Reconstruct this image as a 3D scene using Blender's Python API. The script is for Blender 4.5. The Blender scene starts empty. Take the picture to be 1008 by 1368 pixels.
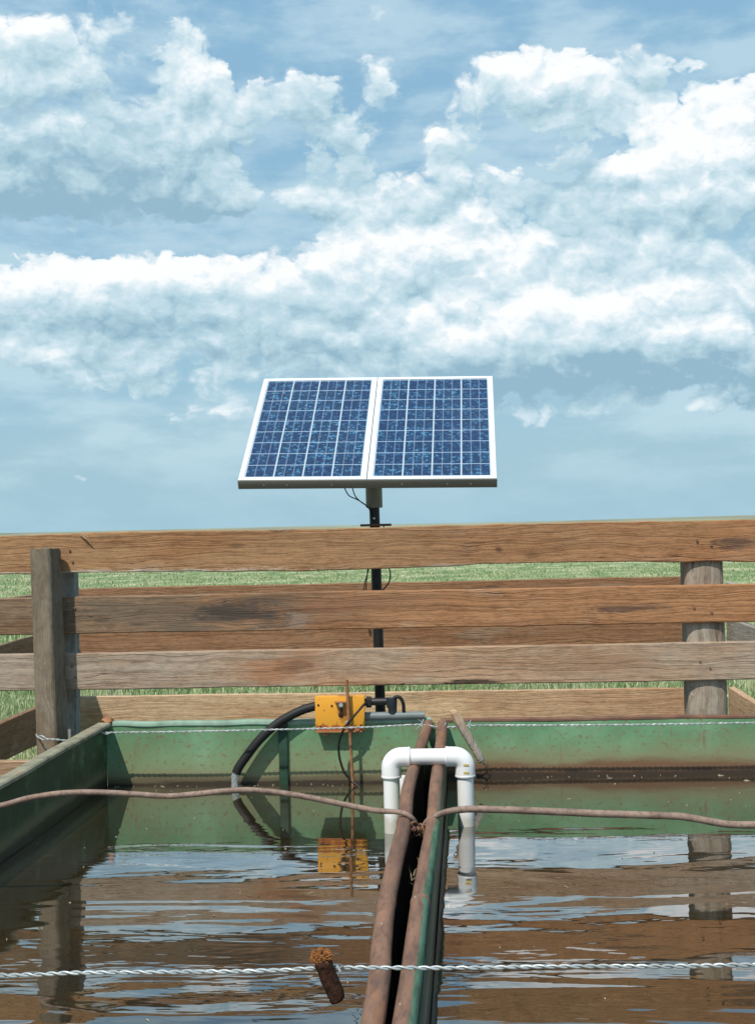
import bpy, bmesh, math, random
import numpy as np
from mathutils import Vector, Matrix, noise as mn
R = math.radians
sc = bpy.context.scene
COL = sc.collection

# ------------------------------------------------------------------ camera
EYE = Vector((0, 0, 1.37)); FPX = 1850.0
CM = Matrix.Rotation(R(3.65), 3, 'Z') @ Matrix.Rotation(R(90 + .55), 3, 'X') @ Matrix.Rotation(R(-1.29), 3, 'Z')
cd = bpy.data.cameras.new('camera'); cam = bpy.data.objects.new('camera', cd); COL.objects.link(cam)
cd.sensor_fit = 'VERTICAL'; cd.sensor_height = 36; cd.lens = FPX / 1368 * 36
cd.clip_start = .05; cd.clip_end = 20000
cam.matrix_world = Matrix.Translation(EYE) @ CM.to_4x4()
sc.camera = cam
sc.render.resolution_x = 754; sc.render.resolution_y = 1024
sc.view_settings.view_transform = 'Standard'; sc.view_settings.look = 'None'
sc.view_settings.exposure = 0.0; sc.view_settings.gamma = 1

def ray(px, py): return CM @ Vector((px - 504, -(py - 684), -FPX))
def PZ(px, py, z): d = ray(px, py); return EYE + d * ((z - EYE.z) / d.z)
def PY(px, py, y): d = ray(px, py); return EYE + d * (y / d.y)
def azel(px, py):
    d = ray(px, py).normalized()
    return math.degrees(math.atan2(d.x, d.y)), math.degrees(math.asin(d.z))

# ------------------------------------------------------------------ node helpers
class NT:
    def __init__(s, tree): s.t = tree; s.n = tree.nodes; s.l = tree.links
    def new(s, k): return s.n.new(k)
    def put(s, sock, v):
        if isinstance(v, bpy.types.NodeSocket): s.l.new(v, sock)
        elif isinstance(v, (tuple, list)) and sock.type == 'RGBA' and len(v) == 3: sock.default_value = (*v, 1)
        else: sock.default_value = v
    def m(s, op, a, b=0.0, c=0.0, clamp=False):
        n = s.new('ShaderNodeMath'); n.operation = op; n.use_clamp = clamp
        for i, v in enumerate((a, b, c)): s.put(n.inputs[i], v)
        return n.outputs[0]
    def v(s, op, a, b=(0, 0, 0), c=(0, 0, 0), out=0):
        n = s.new('ShaderNodeVectorMath'); n.operation = op
        for i, x in enumerate((a, b, c)): s.put(n.inputs[i], x)
        return n.outputs['Value' if op in ('DOT_PRODUCT', 'LENGTH', 'DISTANCE') else 'Vector']
    def noise(s, vec, scale, detail=4, rough=.55, dist=0, out='Fac', dim='3D'):
        n = s.new('ShaderNodeTexNoise'); n.noise_dimensions = dim; s.put(n.inputs['Vector'], vec)
        for k, x in (('Scale', scale), ('Detail', detail), ('Roughness', rough), ('Distortion', dist)): s.put(n.inputs[k], x)
        return n.outputs[out]
    def vor(s, vec, scale, feat='F1', rand=1, detail=0, out='Distance', dim='3D'):
        n = s.new('ShaderNodeTexVoronoi'); n.voronoi_dimensions = dim; n.feature = feat; s.put(n.inputs['Vector'], vec)
        s.put(n.inputs['Scale'], scale); s.put(n.inputs['Randomness'], rand)
        if 'Detail' in n.inputs: s.put(n.inputs['Detail'], detail)
        return n.outputs[out]
    def ramp(s, f, stops, interp='LINEAR'):
        n = s.new('ShaderNodeValToRGB'); n.color_ramp.interpolation = interp; s.put(n.inputs[0], f)
        e = n.color_ramp.elements
        while len(e) < len(stops): e.new(.5)
        for i, (p, c) in enumerate(stops):
            e[i].position = p; e[i].color = (c, c, c, 1) if isinstance(c, (int, float)) else (*c, 1)
        return n.outputs[0]
    def mix(s, f, a, b, bl='MIX'):
        n = s.new('ShaderNodeMix'); n.data_type = 'RGBA'; n.blend_type = bl
        s.put(n.inputs[0], f); s.put(n.inputs[6], a); s.put(n.inputs[7], b)
        return n.outputs[2]
    def ss(s, x, a, b):
        n = s.new('ShaderNodeMapRange'); n.interpolation_type = 'SMOOTHSTEP'
        s.put(n.inputs[0], x); s.put(n.inputs[1], a); s.put(n.inputs[2], b); return n.outputs[0]
    def sep(s, v):
        n = s.new('ShaderNodeSeparateXYZ'); s.put(n.inputs[0], v); return n.outputs
    def comb(s, x, y, z=0.0):
        n = s.new('ShaderNodeCombineXYZ')
        for i, q in enumerate((x, y, z)): s.put(n.inputs[i], q)
        return n.outputs[0]
    def obj(s): return s.new('ShaderNodeTexCoord').outputs['Object']
    def pos(s): return s.new('ShaderNodeNewGeometry').outputs['Position']
    def rnd(s): return s.new('ShaderNodeObjectInfo').outputs['Random']
    def bump(s, h, strength, dist, normal=None):
        n = s.new('ShaderNodeBump'); s.put(n.inputs['Height'], h); n.inputs['Strength'].default_value = strength
        n.inputs['Distance'].default_value = dist
        return n.outputs[0]

# ------------------------------------------------------------------ world: sky with broken cumulus
SUN = Vector((-.33, -.60, 1)).normalized()
W = bpy.data.worlds.new('World'); sc.world = W; W.use_nodes = True
w = NT(W.node_tree); w.n.clear()
SKYK = .1
CLOUDS = [  # centre x, y, radius x, y (photo pixels, turned into sky directions), density
 (20,70,125,68,.95),(120,60,75,42,.6),(50,180,120,70,.85),(60,262,240,36,1.05),
 (265,100,46,58,1.35),(225,185,70,72,1.0),(300,195,60,45,.75),(390,132,62,32,1.0),(320,265,95,34,.75),(440,262,48,30,.95),
 (502,105,30,50,.95),(450,190,58,42,.75),(480,20,70,20,.45),
 (588,195,40,48,.95),(620,232,50,35,.6),(590,290,48,45,.75),(520,260,45,35,.5),(628,290,18,16,.5),
 (690,105,95,50,1.05),(790,115,60,38,.75),(870,100,75,38,.5),(760,245,75,45,.75),(740,170,160,25,.35),
 (960,190,110,62,1.2),(860,165,30,28,.6),(870,220,60,40,.7),(990,140,50,30,.7),(930,260,130,40,.8),
 (40,385,120,42,1.0),(150,372,70,42,.9),(235,375,75,36,.9),(330,380,80,42,.9),(430,370,75,50,1.0),(500,340,70,55,1.1),(570,330,60,50,.9),
 (620,360,90,60,.8),(730,400,150,80,1.0),(850,420,160,60,1.0),(740,330,70,35,.8),(960,410,120,60,.9),(880,330,140,60,.7),
 (130,440,260,50,.6),(400,450,300,45,.55),(640,460,120,45,.8),(20,470,70,18,.6),(300,546,85,24,.62),(840,495,280,40,.85),(560,515,200,22,.35),(500,470,600,50,.34),(180,500,260,26,.35),(850,560,200,20,.2),(350,70,40,40,-.6),(190,130,22,60,-.4),(560,120,30,60,-.5),(390,215,60,22,-.3),(150,330,200,14,-.5),(380,310,70,22,-.7),(540,170,16,60,-.3),(690,190,50,25,-.5),(800,30,200,30,-.5),
 (110,640,90,9,.3),(985,530,70,24,.6),(720,548,130,16,.35)]
TONES = [  # + brighter, - greyer
 (950,180,120,60,.75),(860,200,50,40,.5),(700,90,90,35,.45),(790,105,50,30,.3),(262,95,45,50,.4),(20,60,140,50,.25),
 (740,370,160,45,.55),(650,440,100,40,.5),(860,410,120,30,.5),(500,330,110,35,.5),(330,370,120,22,.35),(150,365,100,25,.45),(30,385,60,35,.3),(628,288,20,18,.6),
 (590,320,30,15,.2),(300,548,50,20,.3),(20,468,50,14,.3),(980,430,60,20,.4),
 (90,150,230,130,-.42),(430,170,170,110,-.30),(850,140,60,40,-.2),(80,262,220,34,-1.0),(170,285,200,20,-.7),(60,205,120,20,-.25),(760,258,80,34,-1.0),(840,500,260,34,-1.1),(600,530,300,25,-.35),(870,355,140,28,-.55),(940,280,90,20,-.5),
 (740,320,50,18,-.6),(590,275,40,35,-.3),(870,110,70,35,-.35),(640,375,70,16,-.35),(990,530,60,20,-.6),(130,440,250,34,-.5),(430,470,250,36,-.5),(300,430,60,12,-.2),(60,540,200,30,-.3),
 (250,220,120,50,-.1),(720,150,110,15,-.35),(800,583,40,10,-.4)]
sc.cycles.max_bounces = 6; sc.cycles.diffuse_bounces = 3; sc.cycles.glossy_bounces = 4; sc.cycles.transmission_bounces = 5; sc.cycles.adaptive_threshold = .015
dirv = w.new('ShaderNodeTexCoord').outputs['Generated']
dx, dy, dz = w.sep(w.v('NORMALIZE', dirv))
az = w.m('MULTIPLY', w.m('ARCTAN2', dx, dy), 180 / math.pi)
el = w.m('MULTIPLY', w.m('ARCSINE', dz), 180 / math.pi)
pt = w.comb(az, el, 0.0)
def blobsum(g, p, lst):
    acc = 0.0
    for (x, y, rx, ry, k) in lst:
        a, e = azel(x, y); ra, re = rx * .031, ry * .031
        q = g.v('MULTIPLY_ADD', p, (1 / ra, 1 / re, 0), (-a / ra, -e / re, 0))
        gg = g.m('POWER', math.exp(-1), g.v('DOT_PRODUCT', q, q))
        acc = g.m('MULTIPLY_ADD', gg, k, acc)
    return acc
G = bpy.data.node_groups.new('cloud_density', 'ShaderNodeTree')
G.interface.new_socket('P', in_out='INPUT', socket_type='NodeSocketVector')
G.interface.new_socket('D', in_out='OUTPUT', socket_type='NodeSocketFloat')
G.interface.new_socket('Puff', in_out='OUTPUT', socket_type='NodeSocketFloat')
g = NT(G); gi = g.new('NodeGroupInput'); go = g.new('NodeGroupOutput')
P = gi.outputs['P']
ps = g.v('MULTIPLY', P, (1, 1.45, 1))
wv = g.v('SUBTRACT', g.noise(ps, .30, 3, .5, out='Color', dim='2D'), (.5, .5, .5))
wv2 = g.v('SUBTRACT', g.noise(ps, 1.1, 5, .6, out='Color', dim='2D'), (.5, .5, .5))
pw = g.v('MULTIPLY_ADD', wv, (1.6, 1.6, 0), g.v('MULTIPLY_ADD', wv2, (.55, .55, 0), ps))
d2 = g.vor(pw, .50, 'F1', 1, 0, dim='2D')
d3 = g.vor(g.v('MULTIPLY_ADD', wv2, (.5, .5, 0), pw), 1.35, 'F1', 1, 0, dim='2D')
d4 = g.vor(g.v('MULTIPLY_ADD', wv2, (.4, .4, 0), pw), 3.3, 'F1', 1, 0, dim='2D')
puff = g.m('MULTIPLY_ADD', g.m('MULTIPLY', d3, d3), -.55, g.m('SUBTRACT', .50, g.m('MULTIPLY', g.m('MULTIPLY', d2, d2), 1.1)))
puff = g.m('MULTIPLY_ADD', g.m('MULTIPLY', d4, d4), -.22, puff)
fine = g.m('SUBTRACT', g.noise(pw, .9, 6, .54, dim='2D'), .5)
q = g.v('MULTIPLY_ADD', wv2, (.9, .7, 0), g.v('MULTIPLY_ADD', wv, (2.2, 1.3, 0), P))
b = blobsum(g, q, CLOUDS)
D = g.m('MULTIPLY_ADD', puff, .75, b)
D = g.m('MULTIPLY_ADD', fine, .55, D)
g.l.new(D, go.inputs['D'])
pf = g.m('MULTIPLY_ADD', fine, .35, g.m('MULTIPLY_ADD', b, 1.0, puff))
g.l.new(pf, go.inputs['Puff'])
def cg(vec):
    n = w.new('ShaderNodeGroup'); n.node_tree = G; w.put(n.inputs[0], vec); return n.outputs
d0 = cg(pt); d1 = cg(w.v('ADD', pt, (-.16, .62, 0)))
soft = w.noise(pt, .16, 2, .5, dim='2D')
wid = w.m('MULTIPLY_ADD', w.ss(soft, .40, .60), .42, .16)
cov = w.ss(d0['D'], .50, w.m('ADD', .50, wid))
cov = w.m('MULTIPLY', cov, w.m('MULTIPLY_ADD', w.ss(d0['D'], .4, .95), .3, .68))
veil = w.m('MULTIPLY', w.ss(w.noise(w.v('MULTIPLY', pt, (.5, 1.4, 1)), .30, 5, .6, dim='2D'), .34, .66), .55)
relief = w.m('SUBTRACT', d0['Puff'], d1['Puff'])
tone = blobsum(w, w.v('MULTIPLY_ADD', w.v('SUBTRACT', w.noise(pt, .7, 4, .6, out='Color', dim='2D'), (.5, .5, .5)), (2.0, 1.0, 0), pt), TONES)
lum = w.m('MULTIPLY_ADD', relief, .46, .53)
lum = w.m('MULTIPLY_ADD', tone, .44, lum)
lum = w.m('MULTIPLY_ADD', w.m('SUBTRACT', w.noise(w.v('MULTIPLY', pt, (.6, 1.3, 1)), .45, 4, .55, dim='2D'), .5), .5, lum)
lum = w.m('ADD', lum, 0, clamp=True)
ccol = w.ramp(lum, [(0, (.30, .49, .61)), (.35, (.50, .69, .78)), (.62, (.69, .83, .90)), (.92, (1.0, 1.02, 1.03))])
sky = w.new('ShaderNodeTexSky'); sky.sky_type = 'NISHITA'; sky.sun_disc = False
sky.sun_elevation = math.asin(SUN.z); sky.sun_rotation = math.atan2(SUN.x, SUN.y) % (2 * math.pi)
sky.air_density = 1.0; sky.dust_density = .6; sky.ozone_density = 1.0
kk = 1 / SKYK
airc = w.ramp(w.m('DIVIDE', el, 30, clamp=True), [(0, (.36, .575, .69)), (.22, (.33, .565, .71)), (.72, (.27, .505, .715)), (1, (.18, .39, .64))])
clear = w.mix(.85, sky.outputs[0], w.v('MULTIPLY', airc, (kk, kk, kk)))
pale = w.v('MULTIPLY', (.355, .575, .695), (kk, kk, kk))
ccolk = w.v('MULTIPLY', ccol, (kk, kk, kk))
veilc = w.v('MULTIPLY', (.62, .80, .88), (kk, kk, kk))
full = w.mix(veil, clear, veilc)
full = w.mix(cov, full, ccolk)
full = w.mix(w.m('MULTIPLY', w.ss(el, 4.0, .5), .7), full, pale)
bg = w.new('ShaderNodeBackground'); w.put(bg.inputs[0], full); bg.inputs[1].default_value = SKYK
wo = w.new('ShaderNodeOutputWorld'); w.l.new(bg.outputs[0], wo.inputs[0])
W.cycles.sampling_method = 'MANUAL'; W.cycles.sample_map_resolution = 512

sl = bpy.data.lights.new('sun', 'SUN'); sl.energy = 4.5; sl.angle = R(.53); sl.color = (1, .94, .84)
so = bpy.data.objects.new('sun', sl); COL.objects.link(so)
so.rotation_euler = SUN.to_track_quat('Z', 'Y').to_euler(); so.location = SUN * 30

# ------------------------------------------------------------------ materials
def mat(name, rough=.7, metal=0.0, spec=.4):
    m = bpy.data.materials.new(name); m.use_nodes = True; n = NT(m.node_tree)
    bs = m.node_tree.nodes['Principled BSDF']
    bs.inputs['Roughness'].default_value = rough; bs.inputs['Metallic'].default_value = metal
    bs.inputs['Specular IOR Level'].default_value = spec
    return m, n, bs

def wood(name, left, mid, right, dark=(.07, .045, .03), half=1.8, axis='X', grain=1.0, spots=(), stain=.5, knots=.5, seed=0.0, pale=(.40, .34, .275), palek=.35):
    """weathered timber; the colour drifts along the board from left to right"""
    m, n, bs = mat(name, .85, 0, .25)
    o = n.obj(); x, y, z = n.sep(o)
    r = n.m('ADD', n.m('MULTIPLY', n.rnd(), 37.0), seed)
    if axis == 'X': lx, a, b_ = x, y, z
    else: lx, a, b_ = z, x, y
    wob = n.noise(n.comb(n.m('MULTIPLY', lx, 2.2), n.m('MULTIPLY', a, 3), n.m('ADD', n.m('MULTIPLY', b_, 7), r)), 1.0, 3, .5)
    wob = n.m('MULTIPLY', n.m('SUBTRACT', wob, .5), .55)
    # growth rings: bands running along the length, bent by a slow warp
    acr = n.m('MULTIPLY_ADD', wob, .16, n.m('ADD', b_, n.m('MULTIPLY', a, .6)))
    rings = n.noise(n.comb(n.m('MULTIPLY', lx, .5), n.m('MULTIPLY', acr, 85), r), 1.0, 4, .7)
    ringd = n.ss(rings, .42, .62)
    fib = n.noise(n.comb(n.m('MULTIPLY', lx, 5), n.m('MULTIPLY', a, 180), n.m('ADD', n.m('MULTIPLY', b_, 180), r)), 1.0, 3, .7)
    patch = n.noise(n.comb(n.m('MULTIPLY', lx, 2.6), n.m('MULTIPLY', a, 4), n.m('ADD', n.m('MULTIPLY', b_, 9), r)), 1.0, 5, .62, .4)
    t = n.m('MULTIPLY_ADD', lx, .5 / half, .5, clamp=True)
    t = n.m('MULTIPLY_ADD', n.m('SUBTRACT', patch, .5), .8, t, clamp=True)
    c = n.ramp(t, [(.12, left), (.5, mid), (.88, right)])
    big = n.noise(n.comb(n.m('MULTIPLY', lx, 1.3), n.m('MULTIPLY', a, 3), n.m('ADD', n.m('MULTIPLY', b_, 6), n.m('ADD', r, 17.0))), 1.0, 6, .65, .5)
    c = n.mix(n.m('MULTIPLY', n.ss(big, .46, .64), .55), c, n.v('MULTIPLY', c, (.72, .56, .46)))
    c = n.mix(n.m('MULTIPLY', ringd, .5 * grain), c, n.v('MULTIPLY', c, (.58, .50, .44)))
    mott = n.noise(n.comb(n.m('MULTIPLY', lx, 22), n.m('MULTIPLY', a, 30), n.m('ADD', n.m('MULTIPLY', b_, 60), r)), 1.0, 6, .75)
    c = n.mix(n.m('MULTIPLY', n.ss(mott, .42, .66), .5), c, n.v('MULTIPLY', c, (.50, .46, .43)))
    c = n.mix(n.m('MULTIPLY', n.ss(patch, .56, .75), palek), c, pale)
    c = n.mix(n.m('MULTIPLY', n.ss(fib, .38, .7), .38), c, n.v('MULTIPLY', c, (1.5, 1.46, 1.42)))
    st = n.noise(n.comb(n.m('MULTIPLY', lx, 3.5), n.m('MULTIPLY', a, 10), n.m('ADD', n.m('MULTIPLY', b_, 22), n.m('ADD', r, 9.1))), 1.0, 5, .65, .3)
    c = n.mix(n.m('MULTIPLY', n.ss(st, .60, .74), stain), c, dark)
    # splits
    sp = n.noise(n.comb(n.m('MULTIPLY', lx, 1.6), n.m('MULTIPLY', acr, 55), n.m('ADD', r, 3.3)), 1.0, 2, .5)
    crack = n.m('SUBTRACT', 1, n.ss(n.m('ABSOLUTE', n.m('SUBTRACT', sp, .5)), .004, .016))
    crack = n.m('MULTIPLY', crack, n.ss(patch, .54, .66))
    c = n.mix(n.m('MULTIPLY', crack, .5), c, (.035, .025, .02))
    # knots
    kv = n.vor(n.comb(n.m('MULTIPLY', lx, 2.8), n.m('MULTIPLY', a, .1), n.m('ADD', n.m('MULTIPLY', b_, 7.5), r)), 1.0)
    kn = n.m('SUBTRACT', 1, n.ss(kv, .045, .12))
    c = n.mix(n.m('MULTIPLY', kn, knots), c, (.06, .035, .022))
    for (sx, sz, rx, rz, colr, kk_) in spots:
        q = n.v('MULTIPLY_ADD', n.comb(lx, b_ if axis == 'X' else a, 0.0), (1 / rx, 1 / rz, 0), (-sx / rx, -sz / rz, 0))
        q = n.v('ADD', q, n.comb(n.m('MULTIPLY', n.m('SUBTRACT', mott, .5), 2.6), n.m('MULTIPLY', n.m('SUBTRACT', st, .5), 3.6), 0.0))
        g_ = n.m('SUBTRACT', 1, n.ss(n.v('LENGTH', q), .35, 1.2))
        c = n.mix(n.m('MULTIPLY', g_, kk_), c, colr)
    n.put(bs.inputs['Base Color'], c)
    hgt = n.m('MULTIPLY_ADD', fib, .5, n.m('MULTIPLY_ADD', ringd, -.5, n.m('MULTIPLY', crack, -2.5)))
    n.put(bs.inputs['Normal'], n.bump(n.m('MULTIPLY_ADD', mott, -1.0, hgt), .8, .0032))
    return m

def rust(name, a=(.11, .060, .040), b_=(.23, .125, .080), c_=(.33, .14, .055), green=False, scale=1.0, along=1.0):
    m, n, bs = mat(name, .8, .0, .3)
    o = n.pos()
    if along != 1.0: o = n.v('MULTIPLY', o, (1.5, along, 1.5))
    k = n.noise(o, 18 * scale, 7, .65)
    c = n.ramp(k, [(.3, a), (.55, b_), (.75, (b_[0] * 1.3, b_[1] * 1.25, b_[2] * 1.2))])
    c = n.mix(n.m('MULTIPLY', n.ss(n.noise(o, 7 * scale, 6, .75), .56, .70), .75), c, c_)
    c = n.mix(n.m('MULTIPLY', n.ss(n.noise(o, 60 * scale, 4, .7), .5, .64), .45), c, (.06, .035, .025))
    c = n.mix(n.m('MULTIPLY', n.ss(n.vor(o, 30 * scale), .07, .03), .7), c, (.55, .52, .48))
    if green:
        nx = n.sep(n.new('ShaderNodeNewGeometry').outputs['Normal'])[0]
        mk = n.m('ADD', nx, n.m('MULTIPLY', n.m('SUBTRACT', n.noise(o, 9, 7, .72), .5), 2.0))
        mk = n.m('MULTIPLY', n.ss(mk, .30, .50), n.ss(n.sep(n.pos())[1], 4.2, 3.4))
        c = n.mix(mk, c, n.mix(n.ss(n.noise(o, 35, 6, .7), .35, .65), (.045, .10, .055), (.10, .21, .13)))
    n.put(bs.inputs['Base Color'], c)
    n.put(bs.inputs['Normal'], n.bump(n.noise(o, 70 * scale, 5, .6), .5, .0007))
    n.put(bs.inputs['Roughness'], n.ramp(k, [(.3, .48), (.7, .75)]))
    return m

def greenpaint(name, water, band, brown=(.13, .06, .035), moss_shade=0.0):
    m, n, bs = mat(name, .55, .0, .4)
    o = n.pos(); x, y, z = n.sep(o)
    k = n.noise(o, 5, 7, .6)
    c = n.ramp(k, [(.3, (.085, .21, .10)), (.5, (.135, .29, .15)), (.7, (.21, .36, .21))])
    # long vertical runs
    run = n.noise(n.comb(n.m('MULTIPLY', x, 22), n.m('MULTIPLY', y, 22), n.m('MULTIPLY', z, 2.2)), 1.0, 5, .65)
    c = n.mix(n.m('MULTIPLY', n.ss(run, .55, .72), .45), c, (.20, .22, .13))
    c = n.mix(n.m('MULTIPLY', n.ss(n.noise(o, 30, 6, .7), .60, .70), .6), c, (.17, .085, .05))
    fr = n.ss(n.noise(n.comb(n.m('MULTIPLY', x, 3), n.m('MULTIPLY', y, 3), n.m('MULTIPLY', z, 9)), 1.0, 6, .65), .55, .72)
    c = n.mix(n.m('MULTIPLY', fr, .5), c, (.19, .13, .08))
    c = n.mix(n.m('MULTIPLY', n.ss(n.m('ADD', z, n.m('MULTIPLY', n.m('SUBTRACT', k, .5), .25)), .60, .44), .55), c, (.26, .26, .14))
    c = n.mix(n.m('MULTIPLY', n.ss(n.noise(o, 55, 4, .7), .56, .64), .6), c, (.20, .10, .055))
    sr = n.noise(n.comb(n.m('MULTIPLY', x, 34), n.m('MULTIPLY', y, 34), n.m('MULTIPLY', z, 3)), 1.0, 6, .75)
    c = n.mix(n.m('MULTIPLY', n.ss(sr, .60, .70), .6), c, (.21, .10, .05))
    c = n.mix(n.m('MULTIPLY', n.ss(n.noise(o, 40, 5, .75), .34, .28), .5), c, (.36, .42, .33))
    if moss_shade: c = n.mix(n.m('MULTIPLY', n.ss(n.noise(o, 6, 6, .7), .22, .5), moss_shade), c, (.016, .034, .018))  # moss on the divider; painted shade on the left side wall
    wl = n.m('ADD', z, n.m('MULTIPLY', n.m('SUBTRACT', n.noise(n.comb(n.m('MULTIPLY', x, 3), n.m('MULTIPLY', y, 3), n.m('MULTIPLY', z, 14)), 1.0, 6, .7), .5), band * 1.1))
    c = n.mix(n.m('MULTIPLY', n.ss(wl, water + band * 1.7, water + band * .6), .75), c, (.22, .20, .11))
    c = n.mix(n.m('MULTIPLY', n.ss(wl, water + band * .95, water + band * .45), .9), c, brown)
    c = n.mix(n.m('MULTIPLY', n.ss(wl, water + band * .40, water + band * .12), .92), c, (.035, .025, .017))
    n.put(bs.inputs['Base Color'], c)
    n.put(bs.inputs['Normal'], n.bump(n.noise(o, 24, 6, .6), .35, .003))
    return m

def flat(name, col, rough=.5, metal=0.0, spec=.4, var=.15, scale=20, bump=0.0, dirt=None):
    m, n, bs = mat(name, rough, metal, spec)
    o = n.pos(); k = n.noise(o, scale, 5, .6)
    lo = tuple(c * (1 - var) for c in col); hi = tuple(min(1, c * (1 + var)) for c in col)
    c = n.ramp(k, [(.3, lo), (.7, hi)])
    if dirt:
        c = n.mix(n.m('MULTIPLY', n.ss(n.noise(o, scale * .6, 6, .7), .55, .72), dirt[1]), c, dirt[0])
    n.put(bs.inputs['Base Color'], c)
    if bump: n.put(bs.inputs['Normal'], n.bump(k, .5, bump))
    return m

BR = (.245, .155, .098)
M = {}
M['b1'] = wood('timber_brown', (.37, .212, .108), (.345, .195, .10), (.38, .19, .092), grain=.5, stain=.4, knots=.4, palek=.3,
    spots=[(1.05 + .1, -.01, .10, .03, (.06, .045, .04), .7), (-1.25, -.078, .75, .018, (.60, .52, .42), .85), (.2, -.078, .45, .010, (.50, .40, .30), .7), (.27, -.02, .018, .018, (.10, .045, .03), .8)])
M['b2'] = wood('timber_dark', (.24, .165, .105), (.385, .20, .10), (.39, .195, .093), grain=.7, stain=.6, knots=.5,
    spots=[(-.95, .0, .62, .09, (.13, .105, .08), .65), (-.72, .0, .20, .06, (.05, .042, .038), .75), (-.5, -.02, .06, .05, (.30, .24, .2), .5), (.75, -.01, .16, .02, (.08, .055, .045), .75), (-.25, .03, .3, .025, (.26, .125, .07), .5)])
M['b3'] = wood('timber_pale', (.38, .315, .25), (.43, .275, .17), (.385, .305, .23), grain=.7, stain=.35, knots=.35, palek=.5,
    spots=[(-.60, .0, .20, .055, (.36, .17, .085), .8), (-.52, .0, .08, .03, (.12, .065, .04), .5), (.16, -.062, .12, .014, (.05, .035, .025), .9), (.55, .0, .3, .05, (.30, .17, .10), .5)])
M['b4'] = wood('timber_tan', (.42, .30, .2), (.42, .30, .2), (.40, .28, .18), grain=.6, stain=.2, knots=.3)
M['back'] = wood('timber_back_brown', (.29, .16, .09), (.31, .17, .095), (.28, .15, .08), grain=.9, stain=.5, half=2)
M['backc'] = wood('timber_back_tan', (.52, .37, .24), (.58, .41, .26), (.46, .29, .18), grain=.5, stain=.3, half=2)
M['grey'] = wood('timber_grey', (.34, .32, .28), (.33, .30, .26), (.34, .31, .27), grain=.6, stain=.3, half=2)
M['side'] = wood('timber_side', (.20, .12, .075), (.24, .15, .09), (.26, .16, .10), grain=.7, stain=.5, half=2)
M['postL'] = wood('timber_post_weathered', (.20, .165, .125), (.215, .175, .13), (.20, .17, .13), grain=.9, stain=.4, axis='Z', half=.8, knots=.3)
M['postR'] = wood('timber_post_grey', (.38, .325, .265), (.36, .31, .25), (.38, .325, .265), grain=1.2, stain=.6, axis='Z', half=.8, knots=.2, pale=(.55, .50, .44),
    spots=[(.59, -.045, .045, .007, (.10, .035, .02), .9), (.60, .02, .045, .007, (.10, .035, .02), .9), (.625, -.045, .014, .011, (.05, .02, .015), .95), (.635, .02, .016, .012, (.05, .02, .015), .95), (.6, -.07, .04, .012, (.26, .15, .10), .6), (-.05, .03, .013, .011, (.03, .015, .01), .95), (.33, .04, .12, .012, (.10, .06, .045), .7)])
M['postG'] = wood('timber_post_silver', (.30, .31, .30), (.32, .33, .32), (.30, .31, .31), grain=.7, stain=.35, axis='Z', half=.8, knots=.2, pale=(.45, .46, .45))
M['stick'] = wood('stick_wood', (.46, .42, .36), (.48, .42, .35), (.58, .42, .28), axis='Z', half=.12, stain=.3, grain=.5, knots=.1)
M['rust'] = rust('rusty_pipe_steel', along=.28)
M['rustg'] = rust('rusty_pipe_steel_green', green=True, along=.28)
M['rod'] = rust('rusty_rod_steel', (.16, .10, .075), (.27, .19, .15), (.24, .12, .07), scale=1.4)
M['rod2'] = rust('orange_rust', (.22, .09, .04), (.34, .16, .075), (.40, .17, .06), scale=2)
M['greenL'] = greenpaint('green_tank_paint', .39, .045, (.11, .09, .05))
M['greenR'] = greenpaint('green_tank_paint_muddy', .41, .075, (.16, .075, .04))
M['greenS'] = greenpaint('green_tank_paint_shaded', .39, .06, (.025, .025, .014), .92)  # darker copy of the tank paint: inner wall's shade put into the colour
M['greenD'] = greenpaint('green_divider_paint_grimy', .41, .09, (.03, .03, .02), .9)
M['gap_shade'] = flat('dark_tank_gap_shade', (.022, .017, .013), .9, var=.5, scale=15)  # near-black backs paint the shade in the gap between the tanks
M['stripdk'] = flat('dark_green_strip', (.018, .055, .032), .6, var=.4)
M['rimL'] = flat('pale_rim_paint', (.22, .33, .25), .6, var=.3, scale=12, dirt=((.30, .27, .2), .6))
M['rimR'] = flat('rusty_rim', (.17, .085, .055), .8, var=.35, scale=14, dirt=((.10, .2, .12), .5))
M['rimS'] = flat('weathered_rim', (.24, .23, .16), .8, var=.4, scale=14, dirt=((.34, .21, .13), .8))
M['pvc'] = flat('white_pvc', (.80, .80, .79), .28, var=.02, scale=9, dirt=((.62, .60, .55), .35))
_n = NT(M['pvc'].node_tree); _b = M['pvc'].node_tree.nodes['Principled BSDF']; _src = _b.inputs['Base Color'].links[0].from_socket
_z = _n.m('ADD', _n.sep(_n.pos())[2], _n.m('MULTIPLY', _n.m('SUBTRACT', _n.noise(_n.pos(), 45, 6, .7), .5), .05))
_c = _n.mix(_n.m('MULTIPLY', _n.ss(_z, .455, .425), .55), _src, (.36, .35, .24))
_c = _n.mix(_n.m('MULTIPLY', _n.ss(_n.noise(_n.pos(), 70, 6, .75), .64, .72), .35), _c, (.40, .36, .30))
_n.put(_b.inputs['Base Color'], _c)
M['mark'] = flat('yellow_mark', (.62, .42, .07), .5)
M['black'] = flat('black_steel', (.012, .012, .013), .5, spec=.5)
M['rubber'] = flat('black_rubber', (.012, .012, .013), .6, spec=.35)
M['cable'] = flat('black_cable', (.012, .012, .012), .5)
M['galv'] = flat('galvanised_wire', (.40, .44, .45), .5, metal=.5, var=.25, scale=60, dirt=((.25, .22, .2), .5))
M['galvfar'] = flat('galvanised_wire_dull', (.40, .43, .43), .5, metal=.3, var=.4, scale=40, dirt=((.2, .18, .16), .5))
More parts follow.
